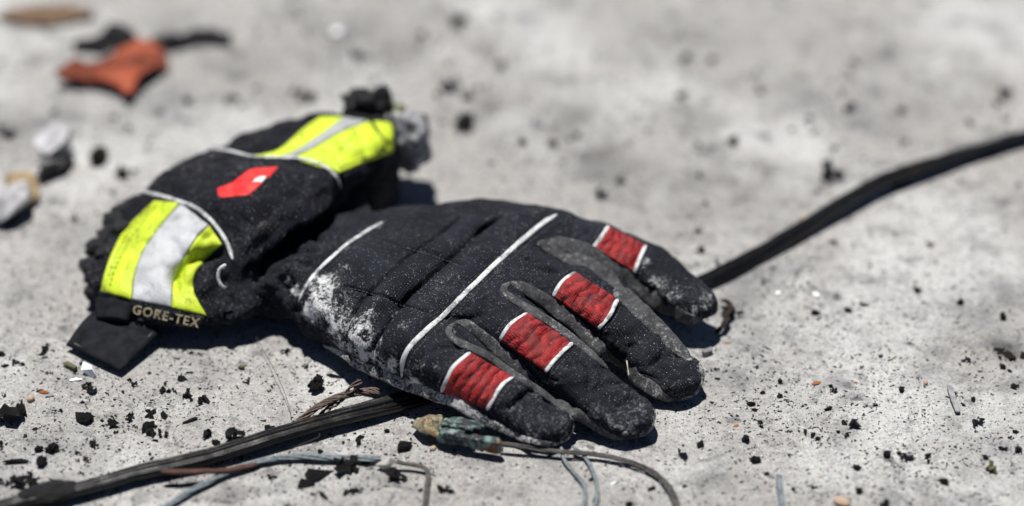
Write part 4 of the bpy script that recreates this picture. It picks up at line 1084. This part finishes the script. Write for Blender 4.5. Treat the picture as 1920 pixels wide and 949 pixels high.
# curled charred strip right of the top fingertip
addt = tube([P(1352, 560, .3), P(1364, 578, .5), P(1360, 604, .5), P(1338, 626, .2)], .15, k=10, n=40, rough=.3, seed=3, flat=.3)
tag(obj("curled_strip", addt[0], addt[1], m_charbrown), "brown scorched strip curling up behind the topmost fingertip", "strip")

# ---- things at the back left
V, F = rock(P(104, 268, .75), (1.0, 1.0, .55), 41); tag(obj("pale_rock", V, F, m_yellowstone), "pale blue-grey broken rock at the left, larger one behind the tan stone", "rock")
V, F = rock(P(104, 312, .30), (1.25, .42, .40), 47, .75); tag(obj("charred_slab", V, F, m_char), "black charred slab under the front of the pale rock", "charcoal")
V, F = rock(P(88, 308, .65), (.55, .32, .28), 48, .3); tag(obj("stone_chip", V, F, m_greychip), "small grey chip lying against the black slab and the pale rock", "stone")
V, F = rock(P(42, 345, .5), (.58, 1.1, .5), 42, .35); tag(obj("tan_stone", V, F, m_brownstone), "tan brown stone between the two pale rocks at the left", "stone")
V, F = rock(P(10, 378, .7), (.72, 1.35, .5), 43, -.3); tag(obj("pale_rock", V, F, m_yellowstone), "whitish rock cut by the left edge in front of the tan stone", "rock")
V, F = rock(P(32, 398, .25), (.35, 1.15, .35), 44, -.45); tag(obj("charred_slab", V, F, m_char), "black charred piece beneath the whitish rock at the left edge", "charcoal")
V, F = lump(P(80, 26, .1), (2.6, .9, .3), 45, .35, 1.0, 4); tag(obj("brown_clod", V, F, plain("earth_brown", (.13, .085, .055), .9)), "strongly blurred brown clod in the upper left corner", "clod")

# orange rag: a crumpled sheet with real folds
def rag(name, outline, hfun, mat, label, cat, seed, parent=None, thick=.08):
    A, B = outline; nu, nv = 50, 26; a = catmull(A, nu); b = catmull(B, nu)
    G = np.zeros((nu, nv, 3))
    for i in range(nu):
        for j in range(nv):
            t = j/(nv-1); q = a[i]*(1-t)+b[i]*t; G[i, j] = P(q[0], q[1], hfun(i/(nu-1), t))
    G[..., 2] += np.abs(fbm(G*[1, 1, 0], .45, 3, seed))*.7; G[..., 2] = np.maximum(G[..., 2], .05)
    V = np.concatenate([G.reshape(-1, 3), G.reshape(-1, 3)-[0, 0, thick]]); m = nu*nv
    F = grid_faces(nu, nv); F = F+[tuple(m+q for q in f[::-1]) for f in F]
    idx = np.arange(m).reshape(nu, nv); loop = list(idx[:, 0])+list(idx[-1, 1:])+list(idx[-2::-1, -1])+list(idx[0, -2:0:-1])
    for p_, q_ in zip(loop, loop[1:]+loop[:1]): F.append((p_, p_+m, q_+m, q_))
    return tag(obj(name, V, F, mat), label, cat)
rag("orange_rag", ([(104, 150), (150, 128), (200, 112), (232, 92), (262, 74), (295, 84), (318, 126)], [(106, 160), (150, 158), (190, 160), (222, 172), (242, 186), (268, 156), (314, 132)]),
    lambda u, v: .15+.6*math.sin(math.pi*min(1, u*1.05))*math.sin(math.pi*(.2+.7*v)), m_rag, "crumpled orange-red scrap of cloth, blurred in the upper left", "rag", 3)
rag("black_scrap", ([(138, 100), (170, 78), (215, 48), (245, 55), (262, 76)], [(140, 112), (175, 106), (205, 104), (232, 94), (258, 84)]),
    lambda u, v: .3+.9*math.sin(math.pi*u)*(1-v), m_burnt, "blurred black scrap standing behind the orange rag", "scrap", 8)
rag("black_strip", ([(285, 76), (320, 72), (370, 62), (410, 60), (434, 70)], [(290, 92), (330, 86), (375, 78), (410, 80), (432, 82)]),
    lambda u, v: .25+.1*math.sin(math.pi*v), m_burnt, "blurred black strip pointing right from the orange rag", "strip", 9)

# ---- scattered crumbs: the larger ones singly, the rest as grit
def free(px, py):
    d = Vector(ray(px, py)); p = Vector(P(px, py, .15))
    for b in glove_bvh:
        if b.bvh.ray_cast(Vector(CAMP), d)[0] is not None: return False
        if b.bvh.ray_cast(p, Vector((0, 0, 1)))[0] is not None: return False
    return True
def density(px, py):
    c = 0
    for cx, cy, r, k in [(120, 800, 260, 1.0), (350, 760, 260, .8), (650, 860, 300, .45), (1500, 800, 260, .55), (1700, 850, 260, .9), (1650, 650, 260, .3), (1420, 600, 200, .25), (1100, 280, 200, .45), (900, 200, 180, .4), (300, 350, 260, .25), (1560, 300, 250, .3), (1250, 870, 260, .3), (60, 300, 200, .4), (600, 80, 300, .40), (1150, 90, 400, .3), (1700, 200, 300, .25), (50, 880, 150, .8)]:
        c += k*math.exp(-((px-cx)**2+((py-cy)*1.4)**2)/(r*r))
    n = float(fbm(np.array([px/75.0, py/45.0, 3.3]), 1.0, 3, 21))
    return max(.02, min(1, (.07+c**1.25)*max(.05, .75+1.2*n)))
kept = 0; tries = 0
GRP = "small charcoal crumbs scattered over the concrete"
while kept < 310 and tries < 40000:
    tries += 1; px, py = random.uniform(-20, 1940), random.uniform(10, 960)
    if random.random() > density(px, py) or not free(px, py): continue
    wp = (8.5+13*random.random()**2.6)*(1.35 if py < 380 else 1); k = random.random()
    me = random.choice(chars) if k < .6 else random.choice(shards) if k < .88 else random.choice(slivers)
    shp = "crumb" if k < .6 else "flake" if k < .88 else "splinter"
    zx = 0 if px < 480 else 1 if px < 960 else 2 if px < 1440 else 3; zy = 0 if py < 300 else 1 if py < 640 else 2
    zone = [["far upper left corner", "blurred ground behind the cuff", "blurred ground behind the knuckles", "upper right part above the cable"],
            ["left side beside the cuff", "ground close behind the glove", "ground around the topmost fingertip", "right side below the cable's bend"],
            ["lower left foreground", "foreground below the wrist and cable", "foreground below the fingertips", "lower right foreground"]][zy][zx]
    put("charcoal_"+shp, me, px, py, wp, "small black charcoal "+shp+" lying loose in the "+zone, "charcoal", "small charcoal "+{"crumb": "crumbs", "flake": "flakes", "splinter": "splinters"}[shp]+" in the "+zone, asp=random.uniform(.7, 1.2), hgt=random.uniform(.5, 1.0))
    kept += 1
def grit(name, count, lo_, hi_, mat, seed, dens=True, skew=3):
    r = random.Random(seed); Vs, Fs = [], []; o = 0; n = 0; t = 0
    while n < count and t < count*14:
        t += 1; px, py = r.uniform(-60, 1980), r.uniform(-30, 985)
        if dens and r.random() > density(px, py)**.8: continue
        p = P(px, py, 0); s = (lo_+(hi_-lo_)*r.random()**skew)/40
        m = [(r.uniform(-1, 1), r.uniform(-1, 1), r.uniform(.0, .6)) for _ in range(4)]
        ang = r.uniform(0, 6.28); el = r.uniform(.35, 1); c, s_ = math.cos(ang), math.sin(ang)
        base = [(-1, -.6, -.1), (1, -.5, -.1), (.7, .7, -.1), (-.8, .6, -.1), (-.3, -.2, .6), (.5, .25, .5)]
        for b in base:
            x = (b[0]+r.uniform(-.35, .35))*s*.5; y = (b[1]+r.uniform(-.35, .35))*s*.5*el; z = b[2]*s*.5
            Vs.append((p[0]+x*c-y*s_, p[1]+x*s_+y*c, p[2]+z))
        for f in ((0, 1, 5, 4), (1, 2, 5), (2, 3, 4, 5), (3, 0, 4), (3, 2, 1, 0)): Fs.append(tuple(o+i for i in f))
        o += 6; n += 1
    V = np.array(Vs); V[:, 2] += ground_z(V*[1, 1, 0])
    x = obj(name, V, Fs, mat, smooth=False, org=[0, 0, 0]); return x
tag(grit("soot_grit", 17000, 1.4, 8.5, m_char, 5), "fine black soot grit strewn over the whole pale concrete", "grit", kind="stuff")
tag(grit("pale_grit", 2600, 1.5, 5, m_tan, 6, False), "fine tan and pinkish sand grains strewn over the concrete", "grit", kind="stuff")
tag(grit("white_grit", 1600, 1.2, 4.5, m_whitechip, 7, False), "fine white glassy grains glinting on the concrete", "grit", kind="stuff")

for o in scene.objects:
    if '_w' in o: del o['_w']
